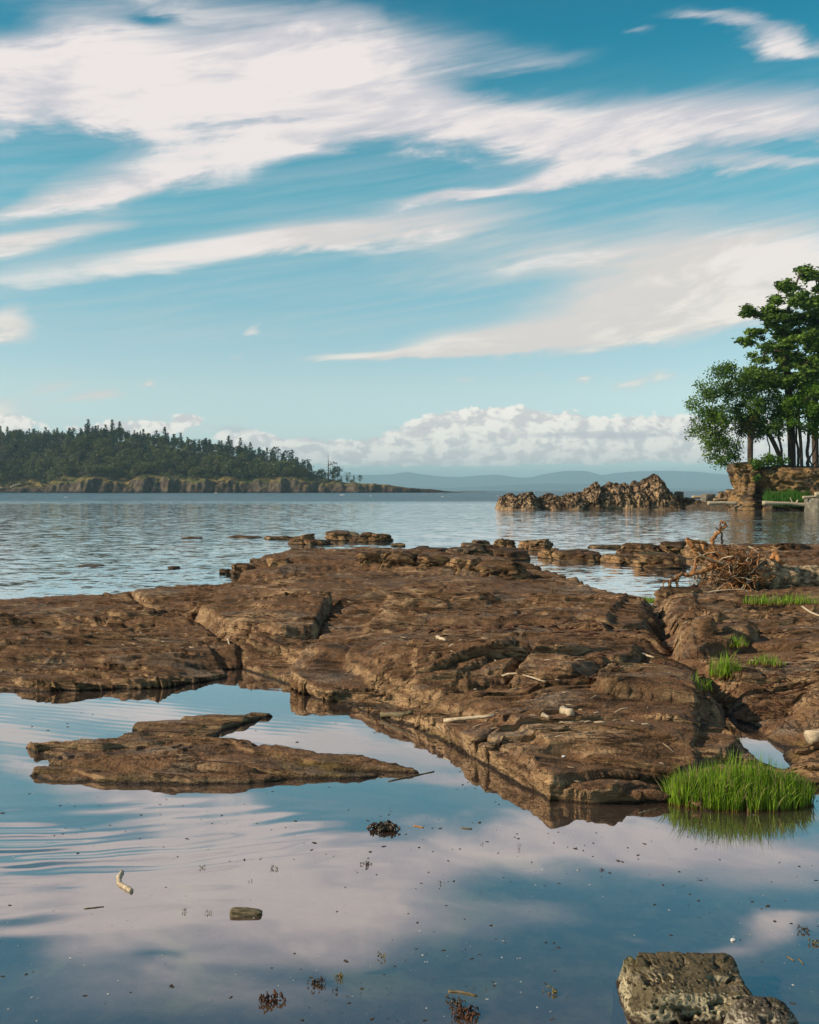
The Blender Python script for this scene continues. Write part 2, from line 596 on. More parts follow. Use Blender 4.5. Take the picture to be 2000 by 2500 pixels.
def rock_material(name, dark, mid, light, scale=1.0, strata=1.0, bumpd=0.02, wet=True, lichen=0.0, tilt=0.12):
    m, N, out = material(name)
    geo = N.new('ShaderNodeNewGeometry')
    g = geo.outputs['Position']; nrmg = geo.outputs['Normal']
    X = N.sep(g)
    # tilted bedding coordinate
    bed = N.add(X[2], N.add(N.mul(X[0], tilt), N.mul(X[1], -0.1)))
    wob = N.noise(g, 1.3 * scale, 3, 0.5)[0]
    bedn = N.noise(N.xyz(N.mul(X[0], .9), N.mul(X[1], .9), N.mul(N.add(bed, N.mul(wob, .12)), 26)), 1.0 * scale, 5, 0.6)[0]
    big = N.noise(g, 0.9 * scale, 5, 0.6)[0]
    med = N.noise(N.v('MULTIPLY', g, (1, 1.6, 3)), 6.0 * scale, 6, 0.65)[0]
    fine = N.noise(g, 55 * scale, 3, 0.6)[0]
    grain = N.noise(N.xyz(N.mul(X[0], 2.2), N.mul(N.add(X[1], N.mul(wob, .5)), 11), N.mul(bed, 30)), 1.0 * scale, 5, .62)[0]
    f = N.add(N.add(N.mul(big, .55), N.mul(med, .4)), N.mul(N.mul(N.add(N.mul(bedn, .5), N.mul(grain, .5)), .45), strata))
    c = N.ramp(N.mr(f, 0.57, 0.84, smooth=False), [(0.0, dark), (.40, mid), (.62, mid), (1.0, light)])
    c = N.mix(N.mul(N.mr(fine, .55, .75), .3), c, light)
    c = N.mix(N.mul(N.mr(N.noise(N.v('MULTIPLY', g, (1, 2.2, 2)), 1.2 * scale, 5, .65)[0], .52, .64), .6), c, N.mix(N.mr(grain, .4, .6), (.13, .105, .085), (.3, .235, .17)))
    if lichen:
        c = N.mix(N.mul(N.mr(N.noise(g, 1.7 * scale, 5, .65)[0], .57, .66), lichen), c, (.10, .11, .028))
    cut = N.mul(N.mr(N.sep(nrmg)[2], .78, .35), N.mr(N.noise(g, 1.3 * scale, 4, .6)[0], .36, .56))
    c = N.mix(N.mul(cut, .75), c, N.mix(N.mr(med, .4, .62), tuple(q * .75 for q in light), tuple(min(1, q * 1.25) for q in light)))
    cr = N.noise(N.xyz(N.mul(X[0], .9), N.mul(X[1], 4.2), N.mul(bed, 9)), 1.0 * scale, 6, .62)[0]
    crack = N.mul(N.mr(N.m('ABSOLUTE', N.sub(cr, .5)), .016, .004), N.mr(big, .40, .55))
    c = N.mix(N.mul(crack, .75), c, tuple(q * .45 for q in dark))
    speck = N.mr(N.noise(g, 70 * scale, 2, .5)[0], .70, .76)
    c = N.mix(N.mul(speck, N.mr(N.noise(g, 1.9 * scale, 3, .6)[0], .48, .62)), c, (.5, .42, .33))
    rough = 0.82
    if wet:
        wl = N.mul(N.sub(N.noise(g, 2.6, 5, .65)[0], .5), 0.16)
        zz = N.add(X[2], wl)
        algae = N.mul(N.mr(zz, .05, .015), N.mr(N.noise(g, 1.1, 4, .6)[0], .48, .62))
        c = N.mix(N.mul(algae, .8), c, N.mix(N.mr(N.noise(g, 5, 3, .5)[0], .42, .62), (.12, .08, .03), (.22, .145, .045)))
        c = N.mix(N.mr(N.add(X[2], N.mul(wl, .3)), .026, .004), c, (.035, .022, .013))
        rough = N.mr(zz, .0, .05, .4, .85)
    h = N.sub(N.add(N.add(N.mul(N.add(bedn, grain), .8 * strata), N.mul(med, .9)), N.mul(fine, .25)), N.mul(crack, .35))
    nrm = bump(N, h, 1.0, bumpd)
    principled(N, out, c, rough, nrm, 0.25)
    return m


M = {}
M['rock'] = rock_material('brown_sandstone', (.045, .023, .011), (.195, .101, .05), (.5, .315, .168), bumpd=0.06)
M['reef'] = rock_material('brown_boulder', (.05, .025, .012), (.19, .094, .044), (.4, .24, .115), scale=.8, strata=.5, lichen=.35)
M['basalt'] = rock_material('islet_rock', (.06, .036, .02), (.26, .155, .085), (.48, .31, .175), scale=.3, strata=.1, bumpd=.12, wet=False)
M['ochre'] = rock_material('ochre_cliff', (.04, .025, .015), (.15, .088, .037), (.36, .21, .085), scale=.35, strata=.1, bumpd=.1, wet=False)
M['pitted'] = rock_material('pitted_stone', (.1, .075, .04), (.36, .28, .165), (.58, .48, .31), scale=4, strata=.05, bumpd=.008, wet=True, lichen=.4)
M['greystone'] = rock_material('grey_stone', (.08, .062, .044), (.27, .22, .16), (.52, .45, .35), scale=5, strata=.05, bumpd=.008, wet=True, lichen=.3)
M['island_rock'] = rock_material('island_rock', (.05, .038, .028), (.16, .12, .09), (.34, .27, .2), scale=.06, strata=.15, bumpd=.6, wet=False)


def simple(name, c1, c2, scale=8, rough=.8, bumpd=.004, stretch=(1, 1, 1), spec=.25, strength=.6):
    m, N, out = material(name)
    tc = N.new('ShaderNodeTexCoord').outputs['Object']
    v = N.v('MULTIPLY', tc, stretch)
    n = N.noise(v, scale, 6, .62)[0]
    c = N.mix(N.mr(n, .35, .68), c1, c2)
    principled(N, out, c, rough, bump(N, n, strength, bumpd), spec)
    return m


M['root'] = simple('root_wood', (.2, .08, .028), (.52, .25, .095), 9, .7, .01)
M['root_dark'] = simple('root_wood_dark', (.07, .032, .016), (.28, .14, .065), 9, .8, .01)
M['bark'] = simple('weathered_trunk', (.12, .075, .042), (.6, .44, .27), 7, .9, .08, (1, 2.2, 2.2), strength=1.0)
M['driftwood'] = simple('bleached_wood', (.36, .27, .17), (.66, .53, .38), 14, .75, .004, (1, 4, 4))
M['old_wood'] = simple('wet_wood', (.08, .06, .028), (.26, .2, .12), 30, .7, .004, (1, 5, 5))
M['tree_bark'] = simple('tree_bark', (.045, .028, .02), (.13, .085, .06), 2.5, .9, .05, (3, 3, .6))
M['weed'] = simple('rockweed', (.02, .012, .006), (.08, .045, .015), 40, .35, .003, spec=.5)
M['weed_gold'] = simple('golden_rockweed', (.09, .06, .01), (.3, .2, .03), 40, .35, .003, spec=.5)
M['concrete'] = simple('concrete', (.13, .115, .09), (.26, .23, .18), 3, .9, .02)
M['shell'] = simple('shell', (.62, .6, .58), (.8, .78, .74), 60, .5, .001)
M['fleck_dark'] = simple('dark_fleck', (.03, .022, .014), (.1, .075, .05), 30, .6, .001)
M['foam'] = simple('pale_foam', (.42, .42, .42), (.66, .65, .62), 30, .5, .001)
M['chip'] = simple('wood_chip', (.2, .13, .08), (.5, .4, .28), 5, .8, .002)
M['wrack'] = simple('dry_wrack', (.045, .018, .01), (.14, .06, .03), 20, .7, .003)


def leaf_material(name, dark, light, back=.35, patch=.35, tip=None, dead=0.0):
    m, N, out = material(name)
    g = N.new('ShaderNodeNewGeometry')
    n = N.noise(g.outputs['Position'], patch, 3, .6)[0]
    r = g.outputs['Random Per Island']
    f = N.add(N.mul(N.mr(n, .35, .65), .55), N.mul(r, .45))
    c = N.mix(f, dark, light)
    if dead:
        c = N.mix(N.m('GREATER_THAN', r, 1 - dead), c, (.34, .26, .12))
    if tip:
        a = N.new('ShaderNodeAttribute', attribute_name='along').outputs['Fac']
        c = N.mix(N.mr(a, .32, 0.0), c, tip)
    b = N.new('ShaderNodeBsdfPrincipled')
    N.put(b.inputs['Base Color'], c)
    b.inputs['Roughness'].default_value = .55
    b.inputs['Specular IOR Level'].default_value = .3
    tr = N.new('ShaderNodeBsdfTranslucent')
    N.put(tr.inputs[0], c)
    mx = N.new('ShaderNodeMixShader')
    mx.inputs[0].default_value = back
    N.t.links.new(b.outputs[0], mx.inputs[1]); N.t.links.new(tr.outputs[0], mx.inputs[2])
    N.t.links.new(mx.outputs[0], out.inputs[0])
    return m


M['grass'] = leaf_material('green_grass', (.12, .23, .014), (.34, .5, .04), .4, 9, (.22, .09, .03), .13)
M['bank_grass'] = leaf_material('bank_grass', (.05, .15, .015), (.11, .27, .03), .4, .5)
M['straw'] = leaf_material('dry_grass', (.2, .13, .06), (.36, .25, .12), .3, 9)
M['oak'] = leaf_material('oak_leaves', (.04, .095, .012), (.17, .28, .036), .35, .5)
M['fir'] = leaf_material('fir_needles', (.04, .09, .015), (.2, .31, .045), .2, .4)
M['maple'] = leaf_material('maple_leaves', (.04, .11, .008), (.17, .3, .025), .4, .6)
M['golden'] = leaf_material('yellowing_leaves', (.07, .075, .012), (.2, .19, .03), .4, .8)
M['far_fir'] = leaf_material('far_conifer', (.016, .04, .018), (.055, .1, .038), .15, .05)
M['far_leaf'] = leaf_material('far_broadleaf', (.045, .065, .018), (.18, .19, .05), .25, .04)
M['far_olive'] = leaf_material('far_olive', (.05, .06, .02), (.14, .14, .045), .25, .04)
M['far_brown'] = leaf_material('far_bare_crown', (.07, .055, .035), (.14, .11, .07), .2, .05)


def water_material():
    m, N, out = material('sea_water')
    g = N.new('ShaderNodeNewGeometry').outputs['Position']
    X = N.sep(g)
    x, y = X[0], X[1]

    def slope(scale, sx, sy, detail=3, rough=.55, off=0.0):
        c = N.noise(N.xyz(N.add(N.mul(x, sx), off), N.mul(y, sy), off), scale, detail, rough)[1]
        return N.v('SUBTRACT', c, (.5, .5, .5))

    # strength of the wind ripples by place: still pool, rippled sound, smooth lanes and a choppy outer reach
    lane = N.noise(N.xyz(N.mul(x, .010), N.mul(y, .055), 2.0), 1.0, 3, .55)[0]
    lane2 = N.noise(N.xyz(N.mul(x, .05), N.mul(y, .30), 5.0), 1.0, 3, .55)[0]
    inlet = N.mr(y, 8.5, 13.0)
    soundm = N.mul(inlet, N.add(.55, N.mul(N.mr(lane2, .42, .62), .6)))
    outer = N.mul(N.mr(y, 30, 50), N.add(.3, N.mul(N.mr(lane, .44, .60), .7)))
    chop = N.mr(y, 115, 175)
    calm = N.v('SCALE', slope(2.2, 1, 1.3, 2, .5), scale=.012)
    r1 = N.v('SCALE', slope(1.0, 4.0, 9.0, 3, .6, 3.1), scale=N.mul(soundm, .34))
    r2 = N.v('SCALE', slope(1.0, 1.2, 3.2, 3, .6, 7.7), scale=N.mul(soundm, .26))
    r3 = N.v('SCALE', slope(1.0, .9, 2.2, 3, .6, 1.7), scale=N.mul(outer, .45))
    r4 = N.v('SCALE', slope(1.0, .22, .5, 4, .65, 4.4), scale=N.mul(chop, .75))
    # ring ripples drifting into the pool from the left
    dx = N.sub(x, RIPPLE[0]); dy = N.sub(y, RIPPLE[1])
    mask = N.m('POWER', math.exp(-1), N.add(N.mul(N.m('POWER', N.m('ABSOLUTE', N.mul(dx, 1 / 1.0)), 2.0), 1.0), N.m('POWER', N.m('ABSOLUTE', N.mul(dy, 1 / .6)), 2.0)))
    wob = N.noise(N.xyz(N.mul(x, .7), N.mul(y, 1.1), 0), 1.0, 3, .5)[0]
    ph = N.mul(N.add(N.add(y, N.mul(dx, -.16)), N.add(N.mul(N.mul(dx, dx), -.05), N.mul(wob, .42))), 2 * math.pi / .22)
    rip = N.mul(N.m('SINE', ph), N.mul(mask, N.mr(N.noise(N.xyz(x, N.mul(y, 2), 4), 1.3, 2, .5)[0], .35, .6, .012, .05)))
    ph2 = N.mul(N.add(y, N.add(N.mul(x, .35), N.mul(wob, .2))), 2 * math.pi / .11)
    near = N.mul(N.m('SINE', ph2), N.mul(N.mul(N.mr(y, 5.6, 7.5), N.mr(x, .2, -1.0)), .0028))
    tot = N.v('ADD', N.v('ADD', calm, N.v('ADD', r1, r2)), N.v('ADD', r3, r4))
    T = N.sep(tot)
    lean = N.mul(chop, -.10)            # wave faces that can be seen tilt towards the shore
    nrm = N.v('NORMALIZE', N.xyz(T[0], N.add(N.add(T[1], lean), N.add(rip, near)), 1.0))
    lw = N.new('ShaderNodeLayerWeight')
    lw.inputs['Blend'].default_value = .5
    N.put(lw.inputs['Normal'], nrm)
    fac = N.mul(N.add(.10, N.mul(N.m('POWER', lw.outputs['Facing'], N.mr(y, 8, 16, 1.6, .65)), .88)), N.sub(1.0, N.add(N.add(N.mul(chop, .64), N.mul(outer, .04)), N.mr(y, 9, 6, 0, .09))))
    gl = N.new('ShaderNodeBsdfGlossy')
    gl.inputs['Color'].default_value = (.97, .95, .96, 1)
    gl.inputs['Roughness'].default_value = .03
    N.put(gl.inputs['Normal'], nrm)
    deep = N.mr(y, 12, 40)
    tr = N.new('ShaderNodeBsdfTransparent')
    tr.inputs[0].default_value = (.85, .8, .68, 1)
    df = N.new('ShaderNodeBsdfDiffuse')
    N.put(df.inputs[0], N.mix(N.mr(y, 8, 25), (.19, .125, .105), N.mix(N.mr(y, 60, 150), (.12, .19, .22), (.02, .08, .115))))
    body = N.new('ShaderNodeMixShader')
    N.put(body.inputs[0], N.mr(y, 10, 30, .3, .97))
    N.t.links.new(tr.outputs[0], body.inputs[1]); N.t.links.new(df.outputs[0], body.inputs[2])
    mx = N.new('ShaderNodeMixShader')
    N.put(mx.inputs[0], fac)
    N.t.links.new(body.outputs[0], mx.inputs[1]); N.t.links.new(gl.outputs[0], mx.inputs[2])
    N.t.links.new(mx.outputs[0], out.inputs[0])
    return m


RIPPLE = tuple(at(20, 2085))
M['water'] = water_material()


def seabed_material():
    m, N, out = material('pool_mud')
    g = N.new('ShaderNodeNewGeometry').outputs['Position']
    a = N.noise(g, 1.6, 6, .6, .6)[0]
    b = N.noise(g, 7, 5, .65)[0]
    c = N.mix(N.mr(b, .4, .65), (.09, .062, .042), (.24, .17, .11))
    c = N.mix(N.mul(N.mr(a, .53, .66), .9), c, (.32, .34, .14))
    principled(N, out, c, .9, bump(N, b, .5, .02), .2)
    return m


M['seabed'] = seabed_material()


# ------------------------------------------------------------------ sea, sea floor
def fan_sheet(name, Ds, us, z, mat):
    D = np.asarray(Ds)[:, None]; U = np.asarray(us)[None, :]
    X = U * D + 0 * D; Y = D + 0 * U
    Z = z(X, Y)
    V = np.stack([X, Y, Z], -1).reshape(-1, 3)
    return link(name, mesh_np(name, V, grid_faces(len(Ds), len(us))), mat)


far_rows = np.geomspace(9, 14400, 60)
water = fan_sheet('water', np.concatenate([[-6, -2, 0.5, 2, 4, 6], far_rows]), np.linspace(-2.5, 2.5, 41), lambda X, Y: X * 0, M['water'])
for v in water.data.vertices:                       # a sheet wide enough to stand beside the camera too
    if v.co.y < 9:
        v.co.x = v.co.x if v.co.y > 5.9 else (v.co.x / max(abs(v.co.y), 1e-6) * 9 if abs(v.co.y) > 1e-6 else 0)
tag(water, kind='structure')


def bed_z(X, Y):
    d = sstep(9, 30, Y) * 1.6 + sstep(40, 200, Y) * 3
    return -.30 - .05 * fbm(X * .8, Y * .8, 3, 91) - d + .05 * fbm(X * 3, Y * 3, 3, 95)


seabed = fan_sheet('seabed', np.concatenate([np.arange(1.0, 12, .06), np.geomspace(12.2, 14000, 60)]), np.linspace(-2.5, 2.5, 220), bed_z, M['seabed'])
tag(seabed, kind='structure')


# ------------------------------------------------------------------ rock shelf: overlapping tilted slabs of bedrock
def poly_sd(X, Y, P):
    """signed distance to a polygon, positive inside"""
    d = np.full(X.shape, 1e9); ins = np.zeros(X.shape, bool)
    n = len(P)
    for i in range(n):
        ax, ay = P[i]; bx, by = P[(i + 1) % n]
        ex, ey = bx - ax, by - ay
        t = np.clip(((X - ax) * ex + (Y - ay) * ey) / (ex * ex + ey * ey + 1e-12), 0, 1)
        d = np.minimum(d, np.hypot(X - ax - t * ex, Y - ay - t * ey))
        c = ((ay > Y) != (by > Y)) & (X < (bx - ax) * (Y - ay) / (by - ay + 1e-12) + ax)
        ins ^= c
    return np.where(ins, d, -d)


def slab(X, Y, verts, edge=.10, base=-.45):
    W = [at(*v) for v in verts]
    P = [(w.x, w.y) for w in W]; zs = [w.z for w in W]
    sd = poly_sd(X, Y, P)
    num = 0; den = 0
    for (px, py), z in zip(P, zs):
        w = 1 / ((X - px) ** 2 + (Y - py) ** 2 + .012 + (.0004 * py * py)) ** 1.5
        num = num + w * z; den = den + w
    top = num / den
    s = sstep(-edge * .5, edge, sd)
    return np.where(sd < -edge, base, base + (top - base) * s)


# outline of the bedrock at the waterline, in photograph pixels
SHELF = [(-900, 1705), (0, 1691), (180, 1694), (340, 1686), (480, 1671), (592, 1652), (566, 1638), (600, 1636), (640, 1652), (705, 1684), (788, 1714), (828, 1720), (935, 1760), (1050, 1808), (1170, 1886), (1337, 1974), (1500, 1972), (1640, 1968), (1720, 1992), (1880, 1998), (2010, 1992),
         (2800, 1995), (2800, 1335), (2000, 1338), (1790, 1345), (1705, 1372), (1700, 1400), (1780, 1425), (1640, 1466), (1600, 1486), (1520, 1472), (1450, 1456), (1290, 1408), (1110, 1372), (900, 1362), (720, 1358), (640, 1386), (560, 1436), (500, 1452), (330, 1466), (0, 1480), (-900, 1488)]
# height of the rock at places one can pick out in the photograph: pixel x, y, z
HEIGHTS = [(-600, 1690, .04), (-600, 1500, .14), (0, 1684, .03), (200, 1684, .03), (200, 1640, .09), (0, 1600, .13), (0, 1560, .15), (250, 1545, .16), (0, 1495, .10), (300, 1492, .11), (430, 1600, .12), (500, 1655, .04), (540, 1632, .03),
           (360, 1500, .15), (480, 1540, .18), (600, 1560, .24), (590, 1622, .05), (690, 1626, .07), (640, 1645, .04), (760, 1695, .06), (830, 1645, .13), (870, 1705, .04), (940, 1745, .03), (1050, 1790, .10), (1180, 1852, .13), (1290, 1915, .11), (1334, 1962, .06), (1480, 1925, .12), (1640, 1912, .14),
           (1500, 1800, .16), (1250, 1785, .15), (1120, 1755, .10), (1200, 1720, .16), (1400, 1690, .24), (1550, 1670, .25), (1600, 1750, .2), (1740, 1800, .14), (1800, 1870, .10), (700, 1500, .27), (1000, 1500, .29), (1300, 1520, .28), (1550, 1560, .25), (1000, 1600, .26), (1250, 1620, .27), (780, 1580, .26),
           (800, 1425, .31), (1100, 1425, .30), (720, 1372, .35), (900, 1376, .31), (1080, 1382, .29), (1280, 1418, .20), (1470, 1460, .10), (600, 1430, .09), (660, 1395, .27),
           (1640, 1560, .24), (1660, 1500, .22), (1720, 1620, .26), (1800, 1560, .28), (1850, 1700, .15), (1880, 1760, .06), (1910, 1810, .04), (1900, 1900, .03), (1990, 1950, .03), (2000, 1850, .08), (2000, 1700, .27), (2000, 1560, .33), (1900, 1480, .22), (2400, 1900, .25), (2400, 1600, .5), (2400, 1450, .4), (1760, 1385, .2), (1900, 1400, .28), (2000, 1360, .38), (2400, 1350, .5), (1700, 1975, -.05), (1800, 1980, -.08), (1900, 1980, -.07), (1990, 1985, -.05)]
# beds that stand proud of the rock in front of them: outline, step height, edge width, fades out to the back
BLOCKS = [
    ([(322, 1472), (387, 1522), (494, 1550), (548, 1584), (600, 1612), (690, 1625), (740, 1652), (838, 1662), (900, 1690), (990, 1724), (1085, 1772), (1160, 1790), (1337, 1900), (1700, 1900), (1700, 1440), (1290, 1405), (900, 1360), (600, 1400), (400, 1462)], .05, .05, False),
    ([(500, 1554), (565, 1590), (690, 1606), (782, 1598), (822, 1545), (760, 1500), (560, 1490), (440, 1507)], .11, .05, True),
    ([(1228, 1744), (1400, 1746), (1560, 1708), (1576, 1655), (1480, 1632), (1360, 1640), (1290, 1692)], .12, .10, True),
    ([(1440, 1780), (1520, 1790), (1700, 1797), (1780, 1780), (1770, 1716), (1560, 1712), (1465, 1735)], .12, .07, True),
    ([(1188, 1852), (1290, 1914), (1338, 1962), (1500, 1930), (1640, 1916), (1800, 1872), (1790, 1815), (1450, 1788), (1300, 1800)], .05, .03, True),
    ([(840, 1672), (905, 1700), (985, 1735), (1080, 1752), (1235, 1737), (1300, 1692), (1250, 1640), (960, 1608), (862, 1642)], .09, .06, True),
    ([(1000, 1738), (1120, 1735), (1250, 1702), (1270, 1672), (1100, 1664), (1010, 1690)], .06, .05, True),
    ([(-300, 1562), (60, 1556), (250, 1549), (480, 1563), (440, 1535), (300, 1498), (60, 1493), (-300, 1495)], .06, .05, True),
    ([(-300, 1652), (200, 1644), (420, 1652), (560, 1641), (500, 1605), (300, 1588), (-300, 1600)], .06, .06, True),
    ([(1640, 1668), (1700, 1678), (1800, 1668), (1842, 1642), (1835, 1595), (1700, 1578), (1630, 1600)], .15, .09, True),
    ([(1960, 1890), (2050, 1880), (2600, 1900), (2600, 1650), (2020, 1660), (1950, 1720), (1940, 1800)], .06, .16, True),
    ([(620, 1500), (900, 1520), (1250, 1525), (1500, 1560), (1540, 1500), (1200, 1450), (800, 1440)], .06, .08, True),
    ([(660, 1440), (850, 1432), (1150, 1445), (1300, 1440), (1200, 1400), (800, 1385)], .07, .1, True),
    ([(880, 1600), (1050, 1590), (1300, 1598), (1480, 1620), (1500, 1570), (1200, 1540), (950, 1545)], .07, .07, True),
    ([(650, 1560), (900, 1560), (1100, 1570), (1100, 1530), (800, 1520)], .05, .06, True),
    ([(1650, 1560), (1800, 1572), (2100, 1580), (2100, 1520), (1720, 1510)], .06, .06, True),
    ([(1660, 1500), (1900, 1512), (2100, 1510), (2100, 1475), (1700, 1475)], .05, .06, True),
]
GULLY = [(1598, 1484, .10), (1604, 1530, .12), (1606, 1590, .16), (1650, 1672, .12), (1720, 1705, .10), (1800, 1790, .10), (1835, 1840, .2)]
CRACKS = [([(822, 1530), (800, 1570), (777, 1604)], .10), ([(320, 1470), (388, 1522), (494, 1552), (552, 1590), (600, 1632)], .07), ([(1172, 1852), (1210, 1832), (1300, 1806)], .04), ([(1705, 1716), (1702, 1795)], .03)]
ISLE = [(42, 1890, .02), (110, 1903, .02), (290, 1902, .03), (435, 1900, .04), (580, 1897, .04), (725, 1895, .03), (870, 1897, .02), (1000, 1895, .01), (1062, 1886, .01), (1005, 1862, .03), (905, 1835, .05), (740, 1822, .06), (620, 1800, .05),
        (530, 1795, .04), (560, 1775, .03), (690, 1745, .015), (660, 1736, .03), (580, 1735, .04), (464, 1746, .04), (325, 1758, .03), (310, 1768, .04), (330, 1782, .05), (232, 1795, .05), (116, 1806, .04), (50, 1818, .02), (60, 1832, .02), (125, 1848, .03)]
ISLE2 = [(130, 1880, .05), (300, 1880, .09), (560, 1880, .10), (800, 1880, .06), (900, 1860, .06), (700, 1835, .10), (450, 1815, .11), (250, 1815, .09), (160, 1840, .07)]


def sawtooth(t, up):
    f = t - np.floor(t)
    return np.where(f < up, f / up, 1 - (f - up) / (1 - up))


def strata(X, Y, amp=1.0):
    """long bedding ledges: gentle back slopes and short scarps that face the channel"""
    w1 = fbm(X * .30, Y * .6, 4, 21)
    w2 = fbm(X * .5, Y * 1.4, 4, 31)
    w3 = fbm(X * .9, Y * 3.0, 4, 36)
    a1 = np.clip(.30 + 1.5 * fbm(X * .35 + 40, Y * .7, 3, 41), 0.0, 1)
    a2 = np.clip(.40 + 1.5 * fbm(X * .6 - 10, Y * 1.4, 3, 51), 0.03, 1)
    a3 = np.clip(.45 + 1.5 * fbm(X * 1.1 + 5, Y * 2.2, 3, 56), 0.05, 1)
    s1 = sawtooth(Y * 1.0 + X * .16 + 1.5 * w1, .07)
    s2 = sawtooth(Y * 3.1 + X * .42 + 1.9 * w2 + 1.2 * w1, .11)
    s3 = sawtooth(Y * 9 + X * 1.0 + 2.2 * w3 + 2 * w2, .16)
    lump = fbm(X * .5, Y * 1.5, 5, 61, .5)
    pit = fbm(X * 6, Y * 18, 3, 71)
    z = .115 * a1 * (s1 - .5) + .088 * a2 * (s2 - .5) + .042 * a3 * (s3 - .5) + .034 * lump + .012 * pit
    lean = .13 * a1 * s1 + .10 * a2 * s2 + .042 * a3 * s3
    return z * amp, lean * amp


def terrace(Z, X, Y, step, seed, keep=.75, dipx=.05, dipy=-.03):
    """cut slopes into thin beds that dip gently to one side"""
    tilt = dipx * X + dipy * Y + .06 * fbm(X * .5, Y * .5, 3, seed)
    q = (Z + tilt) / step
    k = np.floor(q); f = q - k
    st = step * (k + .28 * f + .72 * sstep(.66, 1, f)) - tilt
    m = keep * np.clip(.55 + 1.2 * fbm(X * .7 + 3, Y * .9, 3, seed + 4), .15, 1)
    return Z + (st - Z) * m


SU = np.linspace(-.80, .80, 1060)
rows = [4.75]
while rows[-1] < 27:
    rows.append(rows[-1] + min(max(rows[-1] ** 2 / 1741 * .56, .011), .10))
SD = np.array(rows)


def make_shelf():
    D = SD[:, None]; U = SU[None, :]
    X = U * D; Y = D + 0 * U
    wx = .07 * fbm(X * 1.0, Y * 1.0, 3, 3) + .03 * fbm(X * 4, Y * 4, 3, 5)
    wy = .09 * fbm(X * 1.0 + 30, Y * 1.0, 3, 9) + .03 * fbm(X * 4 + 30, Y * 4, 3, 11)
    Xw = X + wx; Yw = Y + wy
    W = lambda q: [(at(*v).x, at(*v).y) for v in q]
    num = 0; den = 0
    for hp in HEIGHTS:
        c = at(*hp)
        w = 1 / ((X - c.x) ** 2 + ((Y - c.y) * 1.0) ** 2 + (.05 * c.y / 6) ** 2) ** 1.6
        num = num + w * hp[2]; den = den + w
    top = num / den
    Xs, Ys = X + .45 * wx, Y + .45 * wy
    for q, dz, e, back in BLOCKS:
        P = W(q)
        y0 = min(p[1] for p in P) - .3; y1 = max(p[1] for p in P) + .3
        r = np.where((SD > y0) & (SD < y1))[0]
        sl = slice(r[0], r[-1] + 1)
        sd = poly_sd(Xs[sl], Ys[sl], P)
        u = sstep(0, e, sd)
        if back:
            u = u * (1 - sstep(y0 + .3 + (y1 - y0 - .6) * .35, y1 - .3, Ys[sl]))
        top[sl] += dz * u
    ey = .07 + .05 * (vn2(X * .7, Y * .7, 77)) + .12 * sstep(14, 18, Y)
    sd = poly_sd(X + 1.2 * wx, Y + 1.2 * wy, W(SHELF))
    Hs = -.40 + (top + .40) * sstep(-.02, 1, sd / ey)

    def seg_d(P):
        d = np.full(X.shape, 9.0)
        for (ax, ay), (bx, by) in zip(P[:-1], P[1:]):
            ex_, ey_ = bx - ax, by - ay
            t = np.clip(((Xw - ax) * ex_ + (Yw - ay) * ey_) / (ex_ ** 2 + ey_ ** 2), 0, 1)
            d = np.minimum(d, np.hypot(Xw - ax - t * ex_, Yw - ay - t * ey_))
        return d
    d = seg_d(W([g[:2] for g in GULLY]))
    Hs = Hs - .17 * np.exp(-(d / .13) ** 2)
    for q, dep in CRACKS:
        d = seg_d(W(q))
        Hs = Hs - dep * np.exp(-(d / .028) ** 2)
    # tide pool between the front slab and the right shelf, puddles in the gully
    for (px, py, rx, ry, dep) in ((1828, 1830, 50, 42, .34), (1800, 1790, 34, 24, .26), (1606, 1570, 22, 16, .4), (1600, 1512, 18, 14, .32), (1606, 1540, 12, 20, .2)):
        c = at(px, py); ex = rx / FPX * c.y; ey = abs(at(px, py + ry).y - c.y)
        q = ((Xw - c.x) / ex) ** 2 + ((Yw - c.y) / ey) ** 2
        Hs = Hs - dep * np.exp(-q ** 1.5)
    st, lean = strata(X, Y)
    fade = sstep(-.10, .08, Hs)
    calmer = .55 + .45 * sstep(6.3, 9.5, Y)                # the front slab is worn smoother than the shelf behind it
    st = st * calmer; lean = lean * calmer
    Z = Hs + st * (.35 + .65 * fade) * sstep(-.3, -.02, Hs)
    # joints: two sets of narrow cracks
    for (sx, sy, off, sc, dep) in ((.9, .35, 0, .5, .035), (.35, 1.0, 7, .4, .03)):
        c = (X * sx + Y * sy) * sc + off + .45 * fbm(X * .6, Y * .6, 3, 81 + int(off))
        g = np.abs(c - np.floor(c) - .5)
        m = sstep(.0, .3, fbm(X * .4 + off, Y * .4, 2, 85))
        Z -= dep * m * (1 - sstep(.0, .022, g))
    up = sstep(-.06, .02, Z)
    Z = Z + up * (terrace(Z, X, Y, .04, 301, .55, .04, -.03) - Z)
    Z = Z + up * (terrace(Z, X, Y, .015, 311, .7, .06, -.04) - Z)
    # beds stick out or are worn back along their edges
    gy_, gx_ = np.gradient(Z)
    dy_ = np.gradient(SD)[:, None]; dx_ = (SU[1] - SU[0]) * D
    gy_, gx_ = gy_ / dy_, gx_ / dx_
    gl = np.hypot(gx_, gy_) + 1e-6
    steep = sstep(.5, 1.6, gl)
    bed = (Z + .07 * X - .03 * Y + .03 * fbm(X, Y, 3, 321)) * 24
    prof = vn2(np.floor(bed) * 1.7, X * .6 + Y * .6, 331) - .5
    X2 = X - gx_ / gl * steep * prof * .06
    Y2 = Y - lean * sstep(0, .1, Z) - gy_ / gl * steep * prof * .06
    return X2, Y2, Z


SX, SY, SZ = make_shelf()


